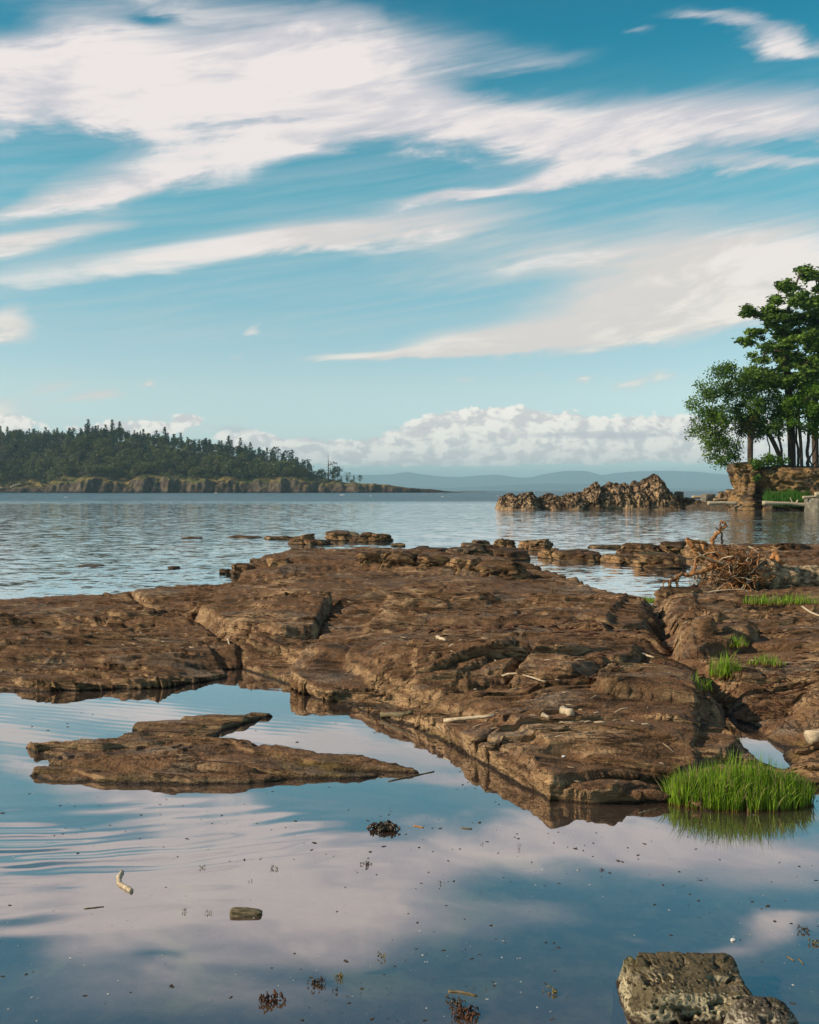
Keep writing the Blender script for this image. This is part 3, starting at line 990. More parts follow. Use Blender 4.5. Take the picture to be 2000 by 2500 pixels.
def make_shelf_object():
    keep = np.maximum.reduce([SZ[:-1, :-1], SZ[1:, :-1], SZ[:-1, 1:], SZ[1:, 1:]]) > -.34
    V = np.stack([SX, SY, SZ], -1).reshape(-1, 3)
    V, F, _ = compact(V, grid_faces(len(SD), len(SU), keep))
    o = link('rock_shelf', mesh_np('rock_shelf', V, F), M['rock'])
    tag(o, kind='structure')


make_shelf_object()


def ground(x, y):
    """height of the shelf (or of the water) under a point"""
    if not (SD[0] < y < SD[-1]):
        return 0.0
    j = int(round((x / y - SU[0]) / (SU[1] - SU[0]))); i = int(np.searchsorted(SD, y))
    if not (0 <= j < len(SU)):
        return 0.0
    return max(0.0, float(SZ[min(i, len(SD) - 1), j]))


def hit(px, py):
    """where the sight line of a photograph pixel meets the shelf or the water"""
    r = ray(px, py)
    for D in SD:
        k = D / r.y
        x = r.x * k; z = EYE + r.z * k
        g = ground(x, D)
        if z <= g:
            return Vector((x, D, g))
    return at(px, py)


# low slab standing in the pool
def make_isle():
    ws = [at(*v) for v in ISLE]
    x0 = min(w.x for w in ws) - .2; x1 = max(w.x for w in ws) + .2
    y0 = min(w.y for w in ws) - .2; y1 = max(w.y for w in ws) + .2
    gx = np.arange(x0, x1, .0075); gy = np.arange(y0, y1, .0105)
    X, Y = np.meshgrid(gx, gy)
    Xw = X + .05 * fbm(X * 2, Y * 2, 3, 3) + .02 * fbm(X * 8, Y * 8, 3, 5)
    Yw = Y + .05 * fbm(X * 2 + 30, Y * 2, 3, 9) + .02 * fbm(X * 8 + 30, Y * 8, 3, 11)
    Hs = np.maximum(slab(Xw, Yw, ISLE, .06, -.18), slab(Xw, Yw, ISLE2, .25))
    t = Y * 3.2 + X * .5 + 1.5 * fbm(X * .8, Y * 1.6, 4, 121)
    f = t - np.floor(t); saw = np.where(f < .12, f / .12, 1 - (f - .12) / .88)
    t2 = Y * 9 + X * 1.7 + 2.6 * fbm(X * 1.6, Y * 3, 4, 131)
    f2 = t2 - np.floor(t2); saw2 = np.where(f2 < .16, f2 / .16, 1 - (f2 - .16) / .84)
    a = np.clip(.45 + fbm(X * .8, Y * 1.3, 3, 141), .1, 1)
    a2 = np.clip(.45 + 1.3 * fbm(X * 1.7, Y * 2.4, 3, 151), 0, 1)
    Z = Hs + sstep(-.25, -.0, Hs) * (.05 * a * (saw - .5) + .02 * a2 * (saw2 - .5) + .03 * fbm(X * 2.2, Y * 4, 5, 161, .55) + .006 * fbm(X * 14, Y * 22, 3, 171))
    up = sstep(-.05, .01, Z)
    Z = Z + up * (terrace(Z, X, Y, .022, 401, .8, .03, -.02) - Z)
    Z = Z + up * (terrace(Z, X, Y, .009, 411, .6, .05, -.03) - Z)
    Y2 = Y - sstep(0, .05, Z) * (.03 * a * saw + .012 * a2 * saw2)
    keep = np.maximum.reduce([Z[:-1, :-1], Z[1:, :-1], Z[:-1, 1:], Z[1:, 1:]]) > -.34
    V, F, _ = compact(np.stack([X, Y2, Z], -1).reshape(-1, 3), grid_faces(len(gy), len(gx), keep))
    o = link('rock_slab', mesh_np('rock_slab', V, F), M['rock'])
    tag(o, 'long low brown rock slab lying alone in the calm pool', 'rock')


make_isle()


# ------------------------------------------------------------------ boulders and reef rocks
def boulder(name, x0, x1, ytop, ybase, label, group=None, zb=0.0, depth=.8, power=4.0, mat='reef', seed=0, rough=.1, n=20, cat='rock', yaw=None):
    b = at((x0 + x1) / 2, ybase, zb) if zb is not None else hit((x0 + x1) / 2, ybase)
    zb = b.z
    D = b.y
    w = (x1 - x0) / FPX * D * 1.06
    ztop = at((x0 + x1) / 2, ytop, D=D + w * depth * .35).z
    h = max(ztop - zb, .04)
    sink = .3 * h + .05
    hh = h + sink
    r = np.random.default_rng(seed + 100)
    off = r.uniform(0, 50, 3)
    size = np.array([w, w * depth, hh])
    sc = 2.2 / max(w, .05)

    planes = []
    for _ in range(11):
        v = r.normal(size=3); v[2] = abs(v[2]) * r.choice([1, .7, .3]); v /= np.linalg.norm(v)
        planes.append((v, np.abs(v * size * .5).sum() * r.uniform(.5, .78)))
    shear = r.uniform(-.35, .35, 2)

    def disp(P, Nn):
        Q = P.copy()
        q = P / size * 2.4 + off
        lo = np.stack([fbm3(q[:, 0], q[:, 1], q[:, 2] * .7, 3, seed + 20 * k) for k in range(3)], 1)
        Q += lo * size * [.26, .26, .16]
        Q[:, 0] += shear[0] * Q[:, 2] * w / hh * .4; Q[:, 1] += shear[1] * Q[:, 2] * .5
        for v, d in planes:                        # broken faces
            e = Q @ v - d
            Q -= np.maximum(e, 0)[:, None] * v * .9
        q = P * sc * 1.2 + off
        a = fbm3(q[:, 0] * 2, q[:, 1] * 2, q[:, 2] * 4, 4, seed + 3, .6)
        c = np.abs(fbm3(q[:, 0] * 1.2, q[:, 1] * 1.2, q[:, 2] * 1.6, 3, seed + 7))
        bed = np.floor((Q[:, 2] + .1 * Q[:, 0] + .04 * a * hh) / hh * 6)
        lay = (vn2(bed * 1.3 + seed, Q[:, 0] / w * 2.5, seed) - .5)
        m = np.minimum(size, size.min() * 1.6)
        Q += Nn * [1, 1, .35] * (lay * .16 + a * .11 - np.clip(.10 - c, 0, 1) * 1.6)[:, None] * m * rough * 8
        Q[:, 2] += P[:, 0] / w * tiltz * hh
        return Q - P
    tiltz = r.uniform(-.25, .25)
    me = blob_mesh(name, n, size, power, disp)
    o = link(name, me, M[mat], loc=(b.x, D + w * depth * .42, zb + hh / 2 - sink))
    o.rotation_euler = (0, 0, r.uniform(-.25, .25) if yaw is None else yaw)
    tag(o, label, cat, group)
    return o


G1 = 'blocks along the crest of the main shelf'
for i, (x0, x1, yt, yb, z, lab) in enumerate([
    (868, 940, 1347, 1388, .27, 'square brown block at the high end of the crest row on the shelf'),
    (930, 1022, 1350, 1390, .27, 'wide brown block second from the high end of the crest row'),
    (1015, 1092, 1358, 1386, .27, 'low cracked block in the middle of the crest row'),
    (1084, 1196, 1360, 1402, .24, 'broad pale-edged block right of the middle of the crest row'),
    (1186, 1290, 1368, 1416, .17, 'rounded dark block at the sloping end of the crest row'),
    (640, 720, 1362, 1385, .27, 'flat-topped brown block where the crest of the shelf begins'),
]):
    boulder('rock_block', x0, x1, yt, yb, lab, G1, None, .75, 5.0, 'reef', 10 + i, .10, 22)
boulder('boulder', 556, 634, 1377, 1406, 'rust-brown boulder in the water beside the shelf', None, 0, .7, 4.5, 'reef', 31, .1)
boulder('boulder', 530, 566, 1390, 1404, 'small dark stone against the rust-brown boulder in the water', None, -.02, .8, 3, 'reef', 32, .1)
G2 = 'boulders on the small reef in the sound'
for i, (x0, x1, yt, yb, lab) in enumerate([
    (703, 768, 1306, 1329, 'dark wet boulder at the near end of the reef in the sound'),
    (796, 872, 1296, 1320, 'tallest green-tinged boulder on the reef in the sound'),
    (868, 922, 1301, 1320, 'rounded brown boulder beside the last boulder of the reef'),
    (902, 962, 1302, 1322, 'dark boulder at the far right end of the sound reef'),
    (846, 902, 1313, 1324, 'low stone in front of the tall green-tinged boulder'),
    (735, 812, 1317, 1330, 'flat wet ledge between the reef boulders'),
    (794, 815, 1297, 1312, 'small mossy knob behind the green-tinged boulder'),
    (948, 992, 1324, 1334, 'small lone stone awash just past the reef'),
    (640, 730, 1310, 1318, 'thin dark ledge leading to the reef boulders'),
]):
    boulder('boulder', x0, x1, yt, yb, lab, G2, 0, .8, 3.6, 'reef', 40 + i, .12, 22)
G3 = 'dark ledges just awash in the sound'
for i, (x0, x1, yt, yb, lab) in enumerate([
    (435, 502, 1311, 1316, 'thin dark ledge awash left of the sound reef'),
    (540, 640, 1308, 1314, 'long dark ledge barely above water next to the reef'),
    (168, 262, 1378, 1384, 'dark flat ledge awash alone in the left water'),
    (400, 440, 1384, 1388, 'tiny dark ledge awash midway along the left water'),
    (80, 118, 1462, 1470, 'dark stone awash just off the left shelf'),
    (510, 560, 1436, 1452, 'wet dark stone at the water foot of the shelf crest'),
]):
    boulder('ledge', x0, x1, yt, yb, lab, G3, -.01, .6, 2.6, 'reef', 60 + i, .12, 12)
G4 = 'flat reef rocks across the inlet'
for i, (x0, x1, yt, yb, zb, lab) in enumerate([
    (985, 1125, 1338, 1362, .0, 'long low slab at the near end of the inlet reef'),
    (1080, 1200, 1336, 1374, .0, 'brown stepped slab second along the inlet reef'),
    (1180, 1312, 1340, 1368, .0, 'broad rust-brown slab before the first gap of the inlet reef'),
    (1150, 1195, 1318, 1332, .0, 'small rounded stone behind the stepped slab'),
    (1212, 1268, 1317, 1345, .05, 'round-topped boulder crowning the rust-brown slab'),
    (1270, 1362, 1316, 1345, .0, 'sloping boulder behind the gap in the inlet reef'),
    (1120, 1220, 1328, 1350, .0, 'sunlit middle slab behind the stepped one'),
    (1316, 1380, 1338, 1364, .0, 'blocky stone right after the first gap'),
    (1356, 1482, 1343, 1372, .0, 'flat slab in the middle of the inlet reef'),
    (1478, 1575, 1353, 1377, .0, 'low brown slab touching the last big reef slab'),
    (1558, 1692, 1352, 1388, .0, 'large dark slab at the driftwood end of the reef'),
    (1440, 1512, 1331, 1339, .0, 'thin ledge awash behind the inlet reef'),
    (1512, 1625, 1329, 1354, .0, 'long slab behind the large dark slab'),
    (1618, 1705, 1323, 1354, .0, 'square-edged slab behind the driftwood root'),
    (1690, 1800, 1328, 1360, .05, 'angular block right behind the upright root'),
    (1800, 1905, 1330, 1365, .05, 'angular block behind the top of the root tangle'),
    (1890, 2020, 1326, 1372, .05, 'big angular block over the fallen trunk at the picture edge'),
]):
    boulder('reef_rock', x0, x1, yt, yb, lab, G4, zb, 1.0, 4.5, 'reef', 80 + i, .12, 26)
boulder('boulder', 1598, 1732, 1432, 1488, 'dark flat-topped rock under the driftwood roots at the inlet', None, .0, .7, 5, 'reef', 120, .08, 22)
p = hit(1725, 1540)
boulder('stone_block', 1692, 1762, 1508, 1545, 'square-cut loose stone block lying on the right shelf', None, p.z - .01, .7, 9, 'rock', 121, .03, 18, yaw=-.2)


# foreground stones in the pool
def pit_stone(name, x0, x1, ytop, ybase, depth, label, mat, seed, power, n=60, hscale=1.0, pits=1.0):
    b = at((x0 + x1) / 2, ybase, 0)
    D = b.y
    w = (x1 - x0) / FPX * D
    ztop = at((x0 + x1) / 2, ytop, D=D + w * depth * .75).z * hscale
    hh = ztop + .3
    size = np.array([w, w * depth, hh])
    rr = np.random.default_rng(seed)
    planes = []
    for _ in range(9):
        v = rr.normal(size=3); v[2] = abs(v[2]) * .16; v /= np.linalg.norm(v)
        planes.append((v, np.abs(v * size * .5).sum() * rr.uniform(.8, .95)))

    def disp(P, Nn):
        q = P / w
        a = fbm3(q[:, 0] * 2.2 + seed, q[:, 1] * 2.2, q[:, 2] * 2.2, 4, seed)
        h1 = fbm3(q[:, 0] * 10 + 9, q[:, 1] * 10 + seed, q[:, 2] * 14, 3, seed + 3)
        h2 = fbm3(q[:, 0] * 24, q[:, 1] * 24 + seed, q[:, 2] * 30, 3, seed + 5)
        low = sstep(ztop - hh / 2 - .02, ztop - hh / 2 - .10, P[:, 2])
        pit = -sstep(.10, .30, h1) * .055 * pits - sstep(.16, .34, h2) * (.016 + .03 * low) * pits - .02 * low * np.abs(h2)
        d = (a * .065 + pit * 1.5 + .02 * h2) * w
        out = Nn * d[:, None]
        for v, dd in planes:
            e = (P + out) @ v - dd
            out -= np.maximum(e, 0)[:, None] * v * .9
        # waist: the crown is narrower than the rough foot
        k = sstep(hh / 2 - .03, hh / 2 - .16, P[:, 2])
        out[:, 0] += P[:, 0] * (k * .18 - .04)
        out[:, 1] += P[:, 1] * k * .15
        return out
    me = blob_mesh(name, n, size, power, disp)
    o = link(name, me, M[mat], loc=(b.x, D + w * depth * .5, ztop - hh / 2))
    tag(o, label, 'rock')
    return o


pit_stone('pitted_stone', 1552, 1872, 2340, 2500, .72, 'pitted olive-brown stone block standing in the foreground pool', 'pitted', 3, 9.0, 120)
pit_stone('stone', 1800, 1985, 2424, 2585, .9, 'rough grey stone leaning against the pitted block in the foreground', 'greystone', 8, 3.2, 64, 1.0, 1.0)


# ------------------------------------------------------------------ craggy islet across the sound
def crag(name, prof, D0, depth, mat, label, seed, cell=.9, front=.55, step=.06, rough=1.0):
    """rock ridge whose crest follows a skyline given in photograph pixels"""
    px = np.array([p[0] for p in prof], float); py = np.array([p[1] for p in prof], float)
    zx = (px - 1000) / FPX * D0
    zz = EYE + (1197 - py) / FPX * D0
    gx = np.arange(zx[0] - 1.0, zx[-1] + 1.0, step); gy = np.arange(-depth, depth, step * 1.2)
    X, Yl = np.meshgrid(gx, gy)
    wx = .35 * fbm(X * .6, Yl * .6 + 9, 3, seed)
    top = np.interp(X + wx * .35, zx, zz, left=-.6, right=-.6)
    ends = sstep(0, 1.2, X - zx[0] + .6) * sstep(0, 1.2, zx[-1] + .6 - X)
    # cross section: steep front, crest line wandering in depth
    c = (Yl + .8 * fbm(X * .4, X * 0, 3, seed + 3)) / depth
    cs = np.where(c < 0, np.clip(1 - np.abs(c) ** 2.2 * 1.25, -1, 1), np.clip(1 - np.abs(c) ** 2.2 * 1.3, -1, 1))
    Z = -.8 + (top + .8) * np.clip(cs, 0, 1) ** front * ends
    f1, f2, cid, ox, oy = worley2(X / cell + .3 * fbm(X, Yl, 3, seed + 5), (Yl * .8 + Z * .55) / cell + .3 * fbm(X + 9, Yl, 3, seed + 6), seed)
    g1, g2, cid2, px2, py2 = worley2(X / cell * 2.6 + 9, (Yl * .8 + Z * .8) / cell * 2.6, seed + 1)
    am = np.clip(Z + .4, .1, 1.0) * rough
    Z = Z + am * (.20 * (cid - .5) + .22 * ox * (cid - .5) * 2 + .12 * oy * (cid2 - .5) - .22 * (1 - sstep(0, .12, f2 - f1)) + .10 * (cid2 - .5) - .06 * (1 - sstep(0, .15, g2 - g1)))
    h1, h2, cid3, _, _ = worley2(X / cell * 6 + .4 * fbm(X * 2, Yl * 2, 3, seed + 9), (Yl * .7 + Z * 1.1) / cell * 6, seed + 2)
    Z = Z + am * (.07 * (cid3 - .5) - .05 * (1 - sstep(0, .2, h2 - h1))) + .13 * fbm(X * 3.5, Yl * 3.5, 4, seed + 8, .6)
    Y2 = Yl - sstep(.0, .5, Z) * (.5 * (cid - .5) + .35 * (cid2 - .5) + .22 * (cid3 - .5))
    keep = np.maximum.reduce([Z[:-1, :-1], Z[1:, :-1], Z[:-1, 1:], Z[1:, 1:]]) > -.3
    V, F, _ = compact(np.stack([X, Y2 + D0, Z], -1).reshape(-1, 3), grid_faces(len(gy), len(gx), keep))
    me = mesh_np(name, V, F)
    o = link(name, me, M[mat])
    tag(o, label, 'rock')
    return o


islet_prof = [(1204, 1248), (1212, 1228), (1222, 1206), (1250, 1197), (1262, 1205), (1275, 1197), (1300, 1198), (1312, 1209), (1345, 1198), (1362, 1205), (1400, 1197), (1420, 1196), (1440, 1185), (1450, 1178), (1458, 1177), (1464, 1190), (1480, 1181), (1490, 1174),
              (1505, 1180), (1515, 1181), (1525, 1175), (1540, 1188), (1548, 1174), (1560, 1180), (1575, 1170), (1594, 1160), (1605, 1164), (1613, 1176), (1622, 1194), (1640, 1212), (1665, 1216), (1690, 1222), (1720, 1230), (1738, 1246)]
islet_prof = [(x, y + (7 if x < 1425 else 2 if x < 1560 else -2) * (y < 1240)) for x, y in islet_prof]
crag('rocky_islet', islet_prof, 92, 3.4, 'basalt', 'craggy brown rock islet rising from the sound before the blue hills', 5, 1.0, .5, .055, .75)


# ------------------------------------------------------------------ wooded island on the far left
def island():
    def X_(px): return (px - 1000) / FPX * 700.0
    knots = [-900, -300, 0, 60, 100, 150, 250, 330, 400, 500, 600, 700, 760, 820, 860, 900, 960, 1010, 1060, 1110, 1170]
    ridge = [44, 44, 42, 42, 42, 41, 38, 35, 31, 29, 23, 17, 11, 7.5, 6.5, 6.5, 5, 3, 2.0, .6, -.6]       # height of the ground behind the trees
    cliff = [3, 3, 3, 3, 5, 9, 8.5, 8.5, 9, 9, 9, 8.5, 8.5, 7.5, 6.0, 5.0, 4, 2.6, 1.8, .6, -.6]
    kx = np.array([X_(k) for k in knots])
    gx = np.arange(X_(-900), X_(1180), 1.0)
    gt = np.concatenate([np.linspace(-4, 16, 46), np.linspace(17, 260, 60)])
    X, T = np.meshgrid(gx, gt)
    shore = 700 + 60 * sstep(X_(105), X_(60), X) + 7 * fbm(X * .05, X * 0, 4, 7) + 40 * sstep(X_(900), X_(1180), X)
    R = np.interp(X, kx, ridge); C = np.interp(X, kx, cliff)
    C = C * (1 + .4 * fbm(X * .06, X * 0 + 5, 5, 17))
    crev = fbm(X * .11, T * .02 + 3, 5, 23, .6) + .4 * fbm(X * .035, T * 0 + 8, 3, 24)
    t = T + 5.5 * crev + 2.0 * fbm(X * .25, T * .2, 3, 29)
    zc = C * sstep(-1, 8, t) ** .8
    zr = np.maximum(R - C, 0) * sstep(6, 105, t) ** .8
    Z = -1.2 + (zc + 1.2) * sstep(-3.5, .5, t) + zr - 22 * sstep(150, 260, T) * np.clip(R / 30, 0, 1)
    f1, f2, cid, ox, oy = worley2(X / 4.5, (T * .8 + Z * .7) / 4.5, 3)
    rk = sstep(15, 7, T)
    Z = Z + rk * np.clip(Z * .2, 0, 1) * (2.0 * (cid - .5) + 1.3 * ox * (cid - .5) - 1.3 * (1 - sstep(0, .15, f2 - f1))) + .5 * fbm(X * .3, T * .3, 4, 33) * sstep(-1, 1, Z)
    V = np.stack([X, shore + T, Z], -1).reshape(-1, 3)
    keep = np.maximum.reduce([Z[:-1, :-1], Z[1:, :-1], Z[:-1, 1:], Z[1:, 1:]]) > -.8
    Vc, F, _ = compact(V, grid_faces(len(gt), len(gx), keep))
    # rock, dry turf
    m, N, out = material('island_ground')
    g = N.new('ShaderNodeNewGeometry')
    Q = N.sep(g.outputs['Normal']); P = g.outputs['Position']
    Pz = N.sep(P)
    n1 = N.noise(P, .05, 5, .6)[0]; n2 = N.noise(N.v('MULTIPLY', P, (1, 1, .35)), .35, 6, .65)[0]
    rock = N.ramp(N.mr(N.add(N.mul(n2, .75), N.mul(n1, .3)), .36, .74, smooth=False), [(0, (.026, .019, .014)), (.5, (.085, .062, .045)), (1, (.26, .2, .145))])
    rock = N.mix(N.mr(Pz[2], 1.6, .5), rock, (.03, .024, .02))
    turf = N.mix(N.mr(n1, .42, .58), (.24, .17, .06), (.12, .12, .035))
    turf = N.mix(N.mr(n2, .5, .7), turf, (.05, .06, .02))
    turf = N.mix(N.mr(N.add(Pz[2], N.mul(n1, 4)), 11.5, 14.5), turf, (.035, .04, .018))
    top = N.mul(N.mr(N.add(Q[2], N.mul(N.sub(n2, .5), .5)), .62, .8), N.mr(N.add(Pz[2], N.mul(n1, 3)), 4.0, 7.0))
    principled(N, out, N.mix(top, rock, turf), .9, bump(N, n2, .7, .8), .1)
    o = link('island', mesh_np('island', Vc, F), m)
    tag(o, kind='structure')

    def gz(x, t):
        i = min(max(int(round(x - gx[0])), 0), len(gx) - 1)
        j = min(int(np.searchsorted(gt, t)), len(gt) - 1)
        return shore[j, i] + gt[j], Z[j, i]
    return gz, X_


island_z, island_x = island()


# ------------------------------------------------------------------ blue hills beyond the strait
def hills(name, prof, D, mat, seed):
    px = np.array([p[0] for p in prof], float); py = np.array([p[1] for p in prof], float)
    gx = np.linspace(-2200, 4200, 420)
    top = np.interp(gx, px, py)
    h = (1197 - top) / FPX * D + 1.7
    x = (gx - 1000) / FPX * D
    h = h + 7 * fbm(x / 260, x * 0, 4, seed) * np.clip(h / 40, 0, 1)
    t = np.linspace(-1, 1, 24)
    X = x[None, :] + 0 * t[:, None]; T = t[:, None] + 0 * x[None, :]
    Z = -6 + (h[None, :] + 6) * np.clip(1 - np.abs(T) ** 1.6, 0, 1) + 6 * fbm(X / 120, T * 5, 4, seed + 3) * (1 - np.abs(T)) * (np.abs(T) > .06)
    Y = D + T * 900
    o = link(name, mesh_np(name, np.stack([X, Y, Z], -1).reshape(-1, 3), grid_faces(24, len(gx))), mat)
    tag(o, kind='structure')
    return o


M['hill'] = simple('hazed_hill_forest', (.035, .075, .105), (.06, .11, .145), .01, .95, .5)  # forest colour shifted bluer and paler: distance haze painted into it
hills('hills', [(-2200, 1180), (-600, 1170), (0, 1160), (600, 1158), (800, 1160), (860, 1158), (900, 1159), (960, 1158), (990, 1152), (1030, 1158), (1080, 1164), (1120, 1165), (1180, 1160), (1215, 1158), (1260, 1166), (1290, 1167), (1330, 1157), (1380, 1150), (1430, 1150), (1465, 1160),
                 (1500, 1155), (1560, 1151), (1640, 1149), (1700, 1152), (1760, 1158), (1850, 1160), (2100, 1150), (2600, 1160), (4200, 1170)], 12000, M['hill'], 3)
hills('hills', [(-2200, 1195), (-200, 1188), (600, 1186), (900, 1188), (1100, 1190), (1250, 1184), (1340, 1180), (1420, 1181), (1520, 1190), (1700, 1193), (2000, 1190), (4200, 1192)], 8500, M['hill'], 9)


# ------------------------------------------------------------------ leaves, trees
def leaf_quads(C, size, r, elong=1.6, flat=.35, normal_up=.4):
    """one small bent quad (two triangles) for each centre"""
    n = len(C)
    a = r.normal(size=(n, 3)); a[:, 2] *= flat + .2
    a /= np.linalg.norm(a, axis=1)[:, None]
    b = r.normal(size=(n, 3)); b[:, 2] += 0
    nrm = np.cross(a, b) + np.array([0, 0, normal_up]) * np.sign(np.cross(a, b)[:, 2:3] + 1e-6)
    nrm /= np.linalg.norm(nrm, axis=1)[:, None]
    b = np.cross(nrm, a); b /= np.linalg.norm(b, axis=1)[:, None]
    s = (size * r.uniform(.6, 1.3, n))[:, None]
    L = a * s * elong * .5; W = b * s * .5
    V = np.stack([C - L, C + W * .9, C + L, C - W * .9], 1).reshape(-1, 3)
    F = np.arange(4 * n).reshape(-1, 4)
    return V, F


def grow(trunk, targets, r0, taper=.55, sag=.0, seed=0):
    """connect crown points to the trunk: each joins its nearest earlier node; returns tubes and the tips"""
    r = np.random.default_rng(seed)
    nodes = [np.array(p, float) for p in trunk]
    parent = [-1] + list(range(len(trunk) - 1))
    T = sorted([np.array(t, float) for t in targets], key=lambda t: min(np.linalg.norm(t - n) for n in nodes))
    tips = []
    for t in T:
        A = np.array(nodes)
        d = np.linalg.norm(A - t, axis=1) + .35 * np.maximum(A[:, 2] - t[2] + .2, 0)
        i = int(np.argmin(d))
        prev = i
        p0 = A[i]
        k = 3 if d[i] > .5 else 2
        for q in range(1, k + 1):
            f = q / k
            p = p0 + (t - p0) * f + np.array([0, 0, sag * math.sin(math.pi * f)]) * d[i] + (r.normal(0, .05, 3) * d[i] if q < k else 0)
            nodes.append(p); parent.append(prev); prev = len(nodes) - 1
        tips.append(prev)
    n = len(nodes)
    load = np.zeros(n)
    for t in tips:
        load[t] += 1
    for i in range(n - 1, 0, -1):
        load[parent[i]] += load[i]
    total = max(load[0], 1)
    rad = r0 * np.maximum((load / total) ** taper, .045)
    kids = [[] for _ in range(n)]
    for i in range(1, n):
        kids[parent[i]].append(i)
    tb = Tubes()
    stack = [(0, None)]
    while stack:
        s, pr = stack.pop()
        chain = ([pr] if pr is not None else []) + [s]
        cur = s
        while kids[cur]:
            ks = sorted(kids[cur], key=lambda k: -load[k])
            for k in ks[1:]:
                stack.append((k, cur))
            cur = ks[0]; chain.append(cur)
        if len(chain) > 1:
            rr = rad[chain].copy()
            if pr is not None:
                rr[0] = rr[1]
            tb.add([nodes[c] for c in chain], rr, 6 if rr[0] > .06 else 4, cap=False)
    return tb, [nodes[t] for t in tips]


CLIFF_D = 88.0


def crown_points(clumps, per, r, dspread, D):
    """points inside ellipses given in photograph pixels, spread in depth"""
    pts = []
    for (cx, cy_, rx, ry) in clumps:
        k = max(3, int(per * rx * ry / 900))
        depth = r.normal(0, dspread)
        for _ in range(k):
            v = r.normal(size=3); v *= r.uniform(.35, 1) ** .5 / np.linalg.norm(v)
            p = at(cx + v[0] * rx, cy_ + v[2] * ry, D=D + depth + v[1] * max(rx, ry) / FPX * D)
            pts.append(tuple(p))
    return pts


def tree(name, trunk_px, clumps, label, leafmat, r0, D=CLIFF_D, per=6, leaves=90, lsize=.2, lspread=.45, elong=1.6, flat=.4, dspread=1.2, seed=0, sag=0.0, vflat=.6, group=None, base_z=None):
    r = np.random.default_rng(seed)
    trunk = [at(*p, D=D) for p in trunk_px]
    if base_z is not None:
        trunk[0].z = base_z
    trunk = bend(trunk, 4)
    tg = crown_points(clumps, per, r, dspread, D)
    tb, tips = grow(trunk, tg, r0, .5, sag, seed)
    base = trunk[0]
    root = empty(name, tuple(base))
    off = np.array(base)
    tb.V = [v - off for v in tb.V]
    link('trunk', tb.mesh('trunk'), M['tree_bark'], root)
    C = []
    for p in tips:
        k = int(leaves * r.uniform(.6, 1.3))
        v = r.normal(0, 1, (k, 3)); v[:, 2] *= vflat
        C.append(p + v * lspread * .55)
    C = np.concatenate(C)
    V, F = leaf_quads(C - off, lsize, r, elong, flat)
    link('crown', mesh_np('crown', V, F, False), M[leafmat], root)
    tag(root, label, 'tree', group)
    return root


